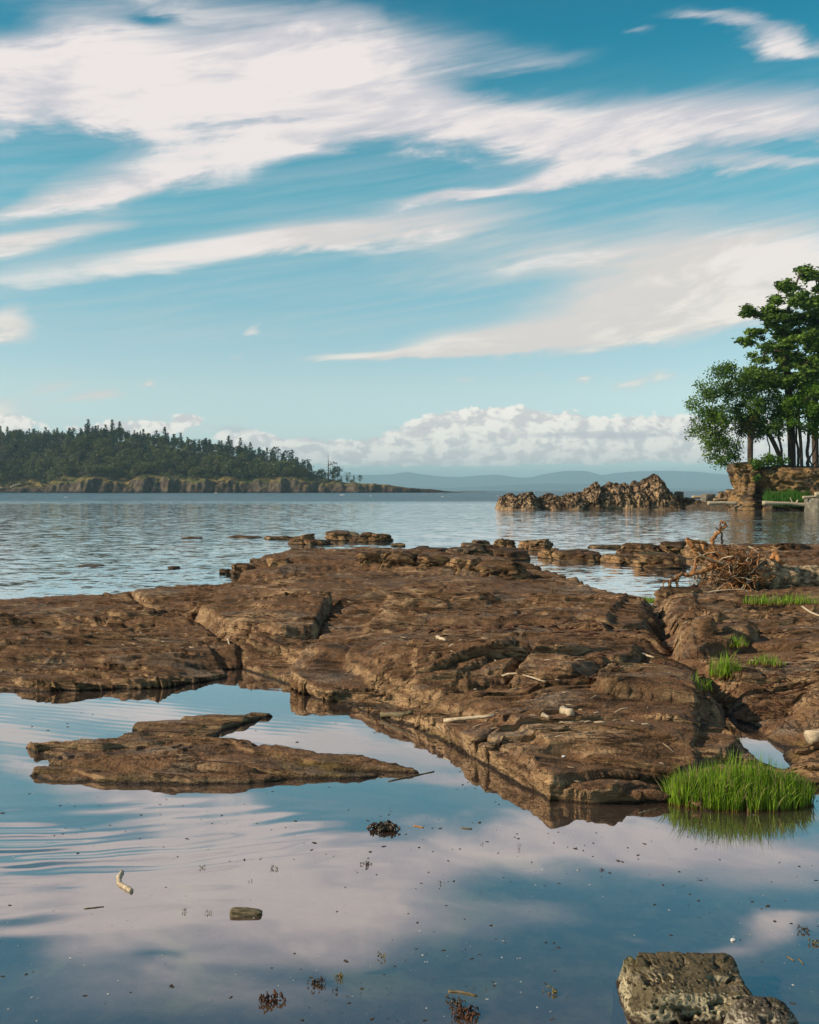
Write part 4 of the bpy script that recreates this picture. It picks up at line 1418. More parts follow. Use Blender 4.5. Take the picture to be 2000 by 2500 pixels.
# wooded bluff on the right: rock face, trees, bank
def bluff():
    # outline of the foot and of the brow of the rock, walked from the back round the seaward nose to the right
    foot = [(1870, -9.0), (1835, -5.5), (1812, -3.2), (1803, -1.5), (1805, .2), (1822, .8), (1850, .6), (1890, 1.6), (1960, 2.4), (2080, 3.0), (2300, 4.0), (2600, 6.0)]
    n = 240; m = 90
    fx = np.array([(p[0] - 1000) / FPX * CLIFF_D for p in foot]); fy = np.array([CLIFF_D - p[1] for p in foot])
    L = np.concatenate([[0], np.cumsum(np.hypot(np.diff(fx), np.diff(fy)))])
    s = np.linspace(0, L[-1], n)
    X0 = np.interp(s, L, fx); Y0 = np.interp(s, L, fy)
    k = np.ones(9) / 9
    Xs = np.convolve(np.pad(X0, 4, 'edge'), k, 'valid'); Ys = np.convolve(np.pad(Y0, 4, 'edge'), k, 'valid')
    tx = np.gradient(Xs); ty = np.gradient(Ys); ln = np.hypot(tx, ty)
    nx, ny = ty / ln, -tx / ln            # outward (towards the sea and the camera)
    flip = np.sign(nx[60] * -1 + ny[60] * -1)
    if flip < 0:
        nx, ny = -nx, -ny
    S, T = np.meshgrid(s, np.linspace(0, 1, m))
    NX, NY = nx[None, :], ny[None, :]
    topz = 3.95 - .55 * sstep(7, 16, S) + .25 * fbm(S * .5, S * 0, 3, 3)
    Z = -.4 + (topz + .4) * np.minimum(T / .8, 1) + np.where(T > .8, .15 * np.sin((T - .8) / .2 * 1.57), 0)
    # rubble toe, slight undercut, overhanging brow
    push = 1.0 * (1 - sstep(0, .38, T)) ** 1.4 - .35 * np.exp(-((T - .42) / .12) ** 2) + .22 * np.exp(-((T - .72) / .08) ** 2)
    f1, f2, cid, ox, oy = worley2(S / 1.0 + .4 * fbm(S, Z, 3, 11), Z / 1.5, 4)
    g1, g2, cid2, _, _ = worley2(S / .42, Z / .6 + 7, 6)
    face = (T < .86)
    push = push + face * (.55 * (cid - .5) + .5 * ox * (cid - .5) - .3 * (1 - sstep(0, .14, f2 - f1)) + .2 * (cid2 - .5) - .1 * (1 - sstep(0, .16, g2 - g1)) + .18 * fbm(S * 1.4, Z * 1.4, 4, 13))
    BX = Xs[None, :] + NX * push; BY = Ys[None, :] + NY * push
    inn = np.clip((T - .8) / .2, 0, 1)                     # the top closes in towards the middle of the bluff
    BX = BX + (np.maximum(BX, (1858 - 1000) / FPX * CLIFF_D) - BX) * inn; BY = BY + (CLIFF_D + 3.5 - BY) * inn
    V = np.stack([BX, BY, Z + .15 * (cid - .5)], -1).reshape(-1, 3)
    o = link('rock_bluff', mesh_np('rock_bluff', V, grid_faces(m, n)), M['ochre'])
    tag(o, 'ochre and brown rock bluff carrying the tall trees at the water', 'cliff')
    # ground behind the brow
    gx = np.linspace(1850, 2700, 40); gy = np.linspace(0, 40, 24)
    A, B = np.meshgrid(gx, gy)
    Y = CLIFF_D + .2 + B * (.1 + .9 * sstep(1850, 2000, A)); X = (A - 1000) / FPX * Y
    Z = 3.75 + .3 * fbm(X * .4, Y * .4, 3, 5) - .5 * sstep(7, 16, X - 28) - 3.6 * sstep(6, 1, X - 28.2 + B * 0) * 0
    o = link('bluff_top', mesh_np('bluff_top', np.stack([X, Y, Z], -1).reshape(-1, 3), grid_faces(24, 40)), simple('forest_floor', (.05, .04, .022), (.1, .085, .035), 2, .95, .05))
    tag(o, kind='structure')


bluff()

fir_clumps = [(1962, 662, 26, 14), (1930, 695, 26, 12), (1990, 688, 34, 18), (1905, 700, 14, 8), (1893, 727, 26, 9), (1955, 728, 46, 14), (1870, 748, 20, 7), (1822, 756, 20, 6), (1850, 768, 34, 9), (1920, 768, 46, 13), (1992, 768, 42, 18),
              (1880, 795, 40, 9), (1845, 812, 26, 8), (1815, 826, 18, 7), (1925, 818, 48, 13), (1985, 825, 46, 20), (1872, 850, 36, 9), (1848, 872, 30, 8), (1918, 872, 48, 13), (1980, 885, 46, 22), (1850, 902, 30, 10), (1925, 925, 46, 16), (1880, 925, 36, 12), (1985, 930, 40, 18)]
fir_clumps = [(x + dx, y + dy, rx * .8, ry * 1.25) for (x, y, rx, ry) in fir_clumps for dx, dy in ((0, 0), (9, 7))] + [(1925 + 10 * (q % 3 - 1), 770 + 14 * q, 26, 12) for q in range(13)]
tree('fir_tree', [(1934, 1150), (1932, 1060), (1926, 960), (1918, 860), (1918, 790), (1935, 720), (1958, 655)], fir_clumps, 'tallest dark fir with layered boughs on top of the bluff', 'fir', .34, CLIFF_D + 3, 13, 75, .2, .44, 2.2, .3, 1.3, 3, -.05, .5, base_z=3.5)
oak_clumps = [(1765, 912, 26, 24), (1732, 950, 28, 26), (1700, 992, 20, 14), (1790, 945, 36, 30), (1722, 1020, 32, 28), (1772, 1015, 42, 36), (1736, 1068, 30, 28), (1746, 1106, 24, 20), (1782, 1085, 28, 24), (1822, 1000, 40, 36),
              (1828, 1050, 34, 26), (1858, 960, 40, 34), (1870, 1025, 36, 30), (1788, 1122, 14, 10), (1770, 1128, 10, 6), (1695, 1050, 16, 10), (1815, 930, 26, 22), (1835, 905, 26, 16), (1850, 935, 30, 20), (1890, 985, 30, 24), (1895, 1050, 22, 16)]
tree('oak_tree', [(1912, 1148), (1900, 1105), (1878, 1060), (1850, 1020), (1815, 985)], oak_clumps, 'broad leafy oak leaning out over the water from the bluff', 'oak', .2, CLIFF_D + 1.5, 13, 120, .16, .6, 1.3, .8, 1.3, 5, .03, .85, base_z=3.6)
tree('maple_tree', [(1958, 1150), (1955, 1080), (1950, 1020), (1955, 960)], [(1935, 985, 34, 16), (1975, 955, 34, 18), (1962, 1000, 40, 18), (1920, 1010, 24, 12), (1998, 1012, 34, 20), (1990, 1050, 24, 16), (1945, 1035, 22, 10), (2010, 960, 30, 20)],
     'bright green leafy tree between the fir and the picture edge', 'maple', .14, CLIFF_D + .5, 16, 110, .19, .55, 1.3, .8, .8, 7, .0, .7, base_z=3.5)
tree('young_tree', [(1832, 1132), (1832, 1095), (1834, 1050), (1838, 1015)], [(1838, 1018, 16, 12), (1850, 1035, 22, 12), (1822, 1040, 16, 10), (1838, 1055, 18, 9)],
     'small tree with yellowing leaves at the nose of the bluff', 'golden', .24, CLIFF_D - .2, 10, 70, .16, .36, 1.3, .8, .3, 9, base_z=3.7)
tree('fir_tree', [(1992, 1152), (1990, 1050), (1992, 940), (2005, 820), (2010, 730)], [(2010, 740, 20, 14), (1995, 790, 26, 14), (2030, 800, 30, 16), (1985, 850, 22, 14), (2035, 870, 40, 18), (1970, 920, 22, 14), (2030, 950, 45, 20), (1965, 975, 14, 12), (2030, 1020, 40, 20)],
     'second dark fir at the picture edge behind the bright green tree', 'fir', .3, CLIFF_D + 6, 22, 90, .22, .6, 2.2, .3, 1.4, 11, -.05, .6, base_z=3.5)
# slim stems under the crowns
for i, (pts, rr, lab) in enumerate([
    ([(1885, 1142), (1880, 1108), (1874, 1070), (1862, 1035)], .07, 'thin straight stem between the young tree and the bent stem'),
    ([(1906, 1150), (1908, 1100), (1900, 1055), (1893, 1010)], .13, 'grey upright stem left of the thick fir trunk'),
    ([(1950, 1152), (1949, 1105), (1944, 1060), (1946, 1000)], .13, 'brown stem right of the thick fir trunk'),
    ([(1975, 1152), (1971, 1100), (1976, 1040), (1972, 985)], .17, 'reddish stem near the picture edge under the bright green tree'),
    ([(1945, 1128), (1962, 1142), (1985, 1135), (2004, 1108)], .08, 'low crooked bough arching along the brow of the bluff'),
    ([(1990, 1155), (1978, 1120), (1992, 1085), (1988, 1050)], .08, 'crooked dark stem at the picture edge'),
]):
    P = [at(*q, D=CLIFF_D + 1.0 + .5 * i) for q in pts]
    P[0].z = 3.4
    tb = Tubes(); tb.add(bend(P, 5, .03, i), np.linspace(rr, rr * .6, (len(P) - 1) * 5 + 1), 7)
    o = link('tree_stem', tb.mesh('tree_stem'), M['tree_bark'])
    tag(o, lab, 'tree trunk', 'stems under the bluff trees')


def bush(name, clumps, D, mat, label, per, size, seed, cat='shrub', dens=70, spread=.28):
    r = np.random.default_rng(seed)
    pts = crown_points(clumps, per, r, .2, D)
    c0 = np.mean(pts, axis=0); zmin = min(p[2] for p in pts)
    base = np.array([c0[0], c0[1] + .1, zmin - .2])
    tb, tips = grow([base, base + [0, 0, .15], base + [0, 0, .35]], pts, .05, .5, 0, seed)
    C = np.concatenate([p + r.normal(0, spread, (dens, 3)) * [1, 1, .7] for p in tips])
    V, F = leaf_quads(C - base, size, r, 1.5, .7)
    root = empty(name, tuple(base))
    tb.V = [v - base for v in tb.V]
    link('stem', tb.mesh('stem'), M['tree_bark'], root)
    link('foliage', mesh_np('foliage', V, F, False), M[mat], root)
    tag(root, label, cat)


bush('shrub', [(1862, 1125, 22, 10), (1885, 1115, 22, 12), (1845, 1135, 12, 7), (1900, 1128, 16, 10)], CLIFF_D - .9, 'maple', 'bright green shrub hanging over the brow of the bluff', 9, .17, 41)
bush('shrub', [(1815, 1133, 14, 5), (1800, 1137, 6, 4), (1850, 1128, 12, 4)], CLIFF_D - .5, 'golden', 'olive turf cushion on the nose of the bluff', 9, .1, 42, 'plant', 60, .14)
bush('shrub', [(1965, 1180, 14, 16), (1988, 1165, 18, 20), (1995, 1195, 14, 12)], CLIFF_D - 3.0, 'far_brown', 'tangle of bare twigs and leaves on the shaded bank', 7, .12, 43, 'shrub', 40, .3)
bush('shrub', [(1850, 1165, 6, 5), (1843, 1170, 4, 3)], CLIFF_D - 1.4, 'maple', 'small green tuft growing from the rock face', 12, .12, 44, 'plant', 40, .1)


# ------------------------------------------------------------------ spit with logs and old concrete blocks
def spit():
    gx = np.linspace(1600, 2700, 160); gy = np.linspace(0, 1, 30)
    A, B = np.meshgrid(gx, gy)
    X = (A - 1000) / FPX * 90
    Y = 86.0 + B * 26 - 1.5 * sstep(1850, 2050, A) + .6 * fbm(X * .5, X * 0, 3, 3)
    Z = -.5 + 1.25 * sstep(0, .22, B) - .55 * sstep(.4, 1, B) + .1 * fbm(X * .9, Y * .9, 4, 9) - .9 * sstep(1680, 1600, A)
    o = link('shingle_spit', mesh_np('shingle_spit', np.stack([X, Y, Z], -1).reshape(-1, 3), grid_faces(30, 160)), simple('shingle', (.07, .05, .035), (.2, .15, .1), 5, .95, .05))
    tag(o, kind='structure')


spit()


def log(name, pts, D, r, label, mat='driftwood', sides=12, stubs=(), group=None, cat='log', rough=.12):
    P = [at(*p, D=D) if len(p) == 2 else Vector(p) for p in pts]
    base = P[0].copy()
    tb = Tubes()
    Q = bend([p - base for p in P], 8, r * .05, 3)
    tb.add(Q, np.linspace(r, r * .8, len(Q)) * (1 + .06 * np.sin(np.linspace(0, 9, len(Q)))), sides, True, rough, 5)
    root = empty(name, tuple(base))
    link('trunk', tb.mesh('trunk'), M[mat], root)
    for (a, b, rr) in stubs:
        t2 = Tubes(); A = at(*a, D=D) - base; B = at(*b, D=D) - base
        t2.add(bend([A, (A + B) / 2 + Vector((0, 0, .02)), B], 4), np.linspace(rr, rr * .5, 9), 6)
        link('branch_stub', t2.mesh('branch_stub'), M[mat], root)
    tag(root, label, cat, group)
    return root


LG = 'bleached logs stranded on the spit'
log('driftwood_log', [(1728, 1229), (1760, 1228), (1800, 1229)], 87.0, .17, 'bleached log lying left of the bluff foot on the spit', group=LG)
log('driftwood_log', [(1862, 1228), (1920, 1229), (1976, 1233)], 83.8, .16, 'long bleached log with a stub right of the bluff foot', group=LG, stubs=[((1935, 1227), (1929, 1215), .06), ((1946, 1227), (1948, 1220), .1)])
log('driftwood_log', [(1690, 1214), (1730, 1214), (1785, 1213)], 98, .15, 'thin pale log along the back of the spit', group=LG)
log('driftwood_log', [(1742, 1221), (1770, 1219), (1796, 1217)], 90, .16, 'brown log between the old block and the bluff', 'bark', group=LG)
log('driftwood_log', [(1960, 1215), (1985, 1213), (2040, 1212)], 83, .12, 'thin yellow pole in the bank grass at the picture edge', group=LG)
log('driftwood_log', [(1990, 1208), (2020, 1205), (2080, 1205)], 83, .2, 'bleached log end resting on the concrete block', group=LG)


def block(name, x0, x1, y0, y1, D, label, depth=.9, mat='concrete', seed=0):
    a = at(x0, y1, D=D); b = at(x1, y0, D=D)
    w = b.x - a.x; h = b.z - a.z

    def disp(P, Nn):
        q = P * 2.5 + seed
        return Nn * (fbm3(q[:, 0], q[:, 1], q[:, 2], 4, seed)[:, None] * .07 * w)
    me = blob_mesh(name, 14, (w, depth, h + .3), 14, disp)
    o = link(name, me, M[mat], loc=((a.x + b.x) / 2, D + depth / 2, (a.z + b.z) / 2 - .15))
    o.rotation_euler = (0, 0, .2)
    tag(o, label, 'block')


block('concrete_block', 1652, 1669, 1200, 1217, 93, 'small upright concrete block at the end of the islet', .7, seed=1)
block('concrete_block', 1719, 1746, 1206, 1228, 91, 'squat brown concrete block at the start of the logs', 1.0, seed=2)
block('concrete_block', 1988, 2060, 1217, 1246, 82, 'large pale concrete block at the picture edge by the water', 2.0, seed=3)
for i, (x0, x1, yt, yb, lab) in enumerate([(1752, 1776, 1200, 1220, 'dark square rock left of the bluff'), (1772, 1792, 1196, 1218, 'dark rounded rock touching the bluff'), (1776, 1800, 1205, 1222, 'brown rock in front of the dark rounded one')]):
    b = at((x0 + x1) / 2, yb, D=93)
    w = (x1 - x0) / FPX * 93; h = (yb - yt) / FPX * 93

    def disp(P, Nn, i=i, w=w):
        q = P * 1.3 + 7 * i
        return Nn * (fbm3(q[:, 0], q[:, 1], q[:, 2], 4, i)[:, None] * .3 * w)
    o = link('boulder', blob_mesh('boulder', 14, (w, w * .8, h * 1.4), 4.5, disp), M['basalt'], loc=(b.x, 93, b.z + h * .3))
    tag(o, lab, 'rock', 'dark rocks at the foot of the bluff')


# ------------------------------------------------------------------ grass
def blades(n, footprint, hmin, hmax, width, r, lean=.35, top=None, segs=4):
    """V, F, along for n curved blades; footprint(k) returns base points"""
    B = footprint(n)
    h = r.uniform(hmin, hmax, n) * (top(B) if top is not None else 1)
    ang = r.uniform(0, 2 * np.pi, n)
    dirv = np.stack([np.cos(ang), np.sin(ang)], 1)
    ln = np.abs(r.normal(0, lean, n))
    t = np.linspace(0, 1, segs + 1)
    side = np.stack([-np.sin(ang), np.cos(ang)], 1)
    rot = r.uniform(0, np.pi, n)
    sx = np.stack([np.cos(rot), np.sin(rot), np.zeros(n)], 1)
    V = np.zeros((n, segs + 1, 2, 3)); A = np.zeros((n, segs + 1, 2))
    for i, q in enumerate(t):
        c = B.copy()
        c[:, 0] += dirv[:, 0] * ln * h * q ** 2; c[:, 1] += dirv[:, 1] * ln * h * q ** 2
        c[:, 2] += h * q * (1 - .25 * ln * q)
        w = (width * (1 - q) ** .7 * r.uniform(.7, 1.2, n) * .5 + 2e-4)[:, None]
        V[:, i, 0] = c - sx * w; V[:, i, 1] = c + sx * w; A[:, i] = q
    k = np.arange(n)[:, None] * (segs + 1) * 2; j = np.arange(segs)[None, :] * 2
    F = np.stack([k + j, k + j + 1, k + j + 3, k + j + 2], -1).reshape(-1, 4)
    return V.reshape(-1, 3), F, A.ravel()


def tuft(name, base, rx, ry, n, hmin, hmax, width, label, mat='grass', seed=0, lean=.3, cat='grass', dome=True, group=None, zfun=None):
    r = np.random.default_rng(seed)

    def fp(n):
        a = r.uniform(0, 2 * np.pi, n); q = np.sqrt(r.uniform(0, 1, n))
        clump = .16 * r.normal(size=(n, 2)) * [rx, ry] * 0
        P = np.stack([np.cos(a) * q * rx, np.sin(a) * q * ry, np.zeros(n)], 1)
        if zfun is not None:
            P[:, 2] = [zfun(base[0] + p[0], base[1] + p[1]) - base[2] for p in P]
        return P

    def top(B):
        e = np.hypot(B[:, 0] / rx, B[:, 1] / ry)
        return (1 - .55 * e ** 2) * (.8 + .4 * vn2(B[:, 0] / rx * 3 + seed, B[:, 1] / ry * 3, seed)) if dome else .7 + .5 * vn2(B[:, 0] / rx * 4 + seed, B[:, 1] / ry * 4, seed)
    V, F, A = blades(n, fp, hmin, hmax, width, r, lean, top)
    me = mesh_np(name, V, F, True)
    attr(me, 'along', A)
    o = link(name, me, M[mat], loc=tuple(base))
    tag(o, label, cat, group, 'thing')
    return o


b = at(1815, 1970, 0); b.z = -.01
tuft('grass_clump', b + Vector((0, .10, 0)), .41, .20, 2900, .17, .29, .0075, 'dense bright green grass clump at the edge of the foreground pool', seed=1, lean=.3)
b = hit(1770, 1655)
tuft('grass_tuft', b, .13, .10, 260, .14, .26, .008, 'green grass tuft growing in the gully of the right shelf', seed=2, lean=.45)
b = hit(1705, 1690)
tuft('grass_tuft', b, .12, .08, 60, .1, .2, .007, 'sparse dark grass at the foot of the gully hump', seed=3, lean=.4)
b = hit(1793, 1578)
tuft('grass_tuft', b, .13, .09, 200, .07, .14, .008, 'small bright grass tuft on top of the right shelf', seed=4, lean=.5)
b = hit(1870, 1625)
tuft('grass_tuft', b, .16, .10, 120, .06, .14, .008, 'sparse short grass right of the gully tuft', seed=5, lean=.6)
b = at(1563, 1468, .03)
tuft('grass_patch', b, .32, .35, 700, .04, .09, .012, 'bright green grass patch at the inlet by the driftwood', seed=6, lean=.4)
b = hit(1910, 1478)
tuft('grass_patch', b, .5, .16, 420, .06, .17, .010, 'green grass strip in the shade under the fallen trunk', seed=7, lean=.3, dome=False)
b = hit(1353, 1452)
tuft('dry_grass', b, .05, .04, 40, .1, .22, .005, 'dry straw tuft on the crest of the main shelf', 'straw', 8, .35)
b = at(1940, 1222, D=85.5); b.z = .5
tuft('bank_grass', b, 2.6, 1.2, 3000, .5, 1.0, .07, 'bright green grass slope below the shaded bank', 'bank_grass', 9, .3, dome=False, zfun=lambda x, y: .35 + max(0, y - 84.6) * .35)
b = at(1680, 1214, D=100); b.z = .5
tuft('bank_grass', b, 2.6, .6, 900, .15, .35, .07, 'thin green grass line along the back of the spit', 'bank_grass', 10, .3, dome=False)


# ------------------------------------------------------------------ fallen tree with its root plate
def driftwood():
    k = 400 / 1725.0

    def P(x, y, d=0.0, D=15.2):
        return at(1600 + x * k, 1250 + y * k, D=D + d)
    base = P(900, 880)
    root = empty('driftwood_tree', tuple(base))

    def limb(name, pts, r0, r1, mat='root', sides=8, jit=.008, seed=0, rough=.25):
        r0, r1 = r0 * .92, r1 * .85
        Q = bend([P(*p) - base for p in pts], 6, jit, seed)
        tb = Tubes(); tb.add(Q, np.linspace(r0, r1, len(Q)), sides, True, rough, seed)
        return link(name, tb.mesh(name), M[mat], root)
    # trunk running out of the picture to the right
    Q = bend([P(1020, 640, .05) - base, P(1300, 690, .1) - base, P(1750, 720, .2) - base, P(2400, 700, .5) - base, P(3200, 700, .9) - base], 14, .004, 3)
    rad = np.interp(np.linspace(0, 1, len(Q)), [0, .12, .3, 1], [.19, .24, .22, .19])
    tb = Tubes(); tb.add(Q, rad * (1 + .05 * np.sin(np.arange(len(Q)) * 1.7)), 22, True, .16, 2)
    link('trunk', tb.mesh('trunk'), M['bark'], root)
    limb('root', [(350, 295, -.1), (400, 360, -.12), (455, 430, -.12), (430, 520, -.15), (425, 575, -.2), (375, 645, -.2)], .045, .022, seed=1)
    limb('root', [(340, 292, -.1), (420, 312, -.05), (530, 330, .0), (545, 368, .05)], .034, .022, seed=2)
    limb('root', [(655, 500, .0), (612, 400, .0), (610, 300, .02), (650, 230, .03), (690, 190, .03), (740, 150, .02), (728, 112, .0), (690, 95, .0)], .042, .014, seed=3)
    limb('root', [(690, 98, .0), (680, 165, .02), (700, 240, .04), (700, 335, .04)], .014, .018, 'root_dark', 6, .006, 4)
    limb('root', [(690, 190, .03), (650, 175, .0), (630, 160, -.02)], .016, .006, 'root', 6, .004, 5)
    limb('root', [(480, 395, -.08), (560, 440, -.1), (640, 530, -.15), (720, 630, -.2), (860, 690, -.2)], .075, .04, seed=6)
    limb('root', [(660, 555, -.2), (560, 600, -.25), (450, 640, -.3), (360, 665, -.32), (280, 652, -.34), (235, 700, -.35), (232, 780, -.36), (200, 850, -.38), (185, 950, -.38)], .038, .016, seed=7)
    limb('root', [(280, 652, -.34), (160, 735, -.38), (148, 800, -.4), (110, 860, -.42), (80, 930, -.42)], .03, .014, 'root_dark', 8, .01, 8)
    limb('root', [(160, 735, -.38), (100, 740, -.4), (75, 790, -.42)], .016, .008, 'root', 6, .006, 9)
    limb('root', [(400, 360, -.12), (410, 420, -.16), (440, 470, -.2)], .02, .012, 'root', 6, .006, 10)
    limb('root', [(500, 870, -.45), (620, 832, -.45), (860, 815, -.45), (960, 828, -.45), (1080, 880, -.45)], .014, .009, 'driftwood', 6, .004, 11)
    limb('root', [(980, 360, -.05), (1030, 385, -.1), (1110, 445, -.12)], .014, .01, 'driftwood', 6, .004, 12)
    limb('root', [(1225, 500, -.12), (1260, 430, -.14), (1290, 500, -.16), (1360, 540, -.16)], .045, .03, 'root', 8, .008, 13, .4)
    limb('root', [(640, 420, -.05), (590, 415, -.1), (540, 440, -.15)], .03, .02, 'root', 8, .006, 14)
    # heart of the root plate
    r = np.random.default_rng(5)

    def disp(Pm, Nn):
        q = Pm * 6
        return Nn * (fbm3(q[:, 0], q[:, 1], q[:, 2], 4, 5)[:, None] * .12)
    c = P(930, 640, .1) - base
    o = link('root_plate', blob_mesh('root_plate', 18, (.42, .5, .62), 2.4, disp), M['root_dark'], root, tuple(c))
    # tangle of thinner roots: radiating, bent, some hanging to the ground
    for i in range(175):
        a = r.uniform(0, 2 * np.pi)
        sx = r.uniform(730, 1060); sy = r.uniform(480, 740)
        L = r.uniform(90, 360)
        ex = sx + math.cos(a) * L * 1.05 - 70; ey = sy + math.sin(a) * L * .85
        ex = min(max(ex, 430), 1190); ey = min(max(ey, 375), 885)
        d0 = r.uniform(-.28, .05); d1 = d0 + r.uniform(-.25, .08)
        mx, my = (sx + ex) / 2 + r.normal(0, 45), (sy + ey) / 2 + r.normal(0, 45)
        pts = [(sx, sy, d0), (mx, my, (d0 + d1) / 2 - .05), (ex, ey, d1), (ex + r.normal(0, 35), min(ey + r.uniform(-20, 60), 890), d1)]
        r0 = r.uniform(.005, .015)
        limb('root', pts, r0, r0 * .45, ('root', 'root', 'root', 'driftwood', 'root_dark')[r.integers(5)], 5, .01, 100 + i, 0)
    for i in range(45):                      # hair roots hanging below the limbs
        x = r.uniform(380, 820); y = 600 + r.uniform(0, 90) - (x - 400) * .05
        L = r.uniform(40, 190)
        limb('rootlet', [(x, y, -.25), (x + r.normal(0, 18), y + L * .5, -.26), (x + r.normal(0, 30), min(y + L, 885), -.26)], .005, .002, 'root_dark', 4, .006, 300 + i, 0)
    tag(root, 'uprooted driftwood tree with a tangle of rust-brown roots on the shelf', 'driftwood')


driftwood()


# ------------------------------------------------------------------ wood on the far island
def conifer_mesh(name, h, w, seed, ragged=.25, bare=.12, flat_top=False):
    r = np.random.default_rng(seed)
    V = []; F = []
    tb = Tubes(); tb.add([(0, 0, -1), (0, 0, h * .5), (0, 0, h)], [h * .018, h * .012, .03], 5, False)
    n = 0
    levels = int(h * 1.35)
    C = []; Vs = []; Fs = []; off = 0
    for i in range(levels):
        f = bare + (1 - bare) * (i + r.uniform(0, .8)) / levels
        z = h * f
        prof = (1 - f) ** .75 if not flat_top else (.35 + .65 * math.sin(min(1, max(0, (f - .35) / .6)) * 2.2))
        R = w * .5 * prof + .25
        for k in range(6):
            if r.uniform() < ragged:
                continue
            a = r.uniform(0, 2 * np.pi)
            L = R * r.uniform(.55, 1.25)
            d = np.array([math.cos(a), math.sin(a), 0]); s = np.array([-math.sin(a), math.cos(a), 0])
            wd = L * .28 + .18
            p0 = np.array([0, 0, z]); p1 = p0 + d * L * .55 + [0, 0, L * .02]; p2 = p0 + d * L + [0, 0, -L * r.uniform(.05, .3)]
            q = [p0 - s * .1, p0 + s * .1, p1 - s * wd * .5 + [0, 0, -.1], p1 + s * wd * .5 + [0, 0, -.1], p2]
            Vs.append(np.array(q)); Fs.append(np.array([(0, 1, 3), (0, 3, 2), (2, 3, 4)]) + off); off += 5
            for _ in range(3):
                C.append(p0 + (p2 - p0) * r.uniform(.3, 1) + r.normal(0, .22, 3))
    LV, LF = leaf_quads(np.array(C), .8, r, 1.5, .4)
    V = np.concatenate([np.concatenate(tb.V), np.concatenate(Vs), LV])
    nt = sum(len(v) for v in tb.V); nv = nt + off
    F = [np.concatenate(tb.F), np.concatenate(Fs) + nt, LF + nv]
    q4 = np.concatenate([F[0], F[2]]); me = mesh_np(name, V, [q4, F[1]], False)
    mi = np.concatenate([np.ones(len(F[0]), np.int32), np.zeros(len(F[2]) + len(F[1]), np.int32)])
    me.polygons.foreach_set('material_index', mi)
    return me


def broadleaf_mesh(name, h, w, seed, n=420, size=.75):
    r = np.random.default_rng(seed)
    tb = Tubes()
    tb.add([(0, 0, -1), (.1, 0, h * .35), (0, .1, h * .7)], [.28, .2, .08], 5, False)
    C = []
    for i in range(13):
        v = r.normal(size=3); v /= np.linalg.norm(v); v *= r.uniform(.3, 1) ** .5
        c = np.array([0, 0, h * .6]) + v * np.array([w * .38, w * .38, h * .30])
        k = n // 13
        d = r.normal(size=(k, 3)); d /= np.linalg.norm(d, axis=1)[:, None]
        C.append(c + d * r.uniform(.7, 1.05, (k, 1)) * w * .2 * [1, 1, .8])
    LV, LF = leaf_quads(np.concatenate(C), size, r, 1.3, .8)
    nt = sum(len(v) for v in tb.V)
    V = np.concatenate([np.concatenate(tb.V), LV])
    me = mesh_np(name, V, np.concatenate([np.concatenate(tb.F), LF + nt]), False)
    me.polygons.foreach_set('material_index', np.concatenate([np.ones(sum(len(f) for f in tb.F), np.int32), np.zeros(len(LF), np.int32)]))
    return me


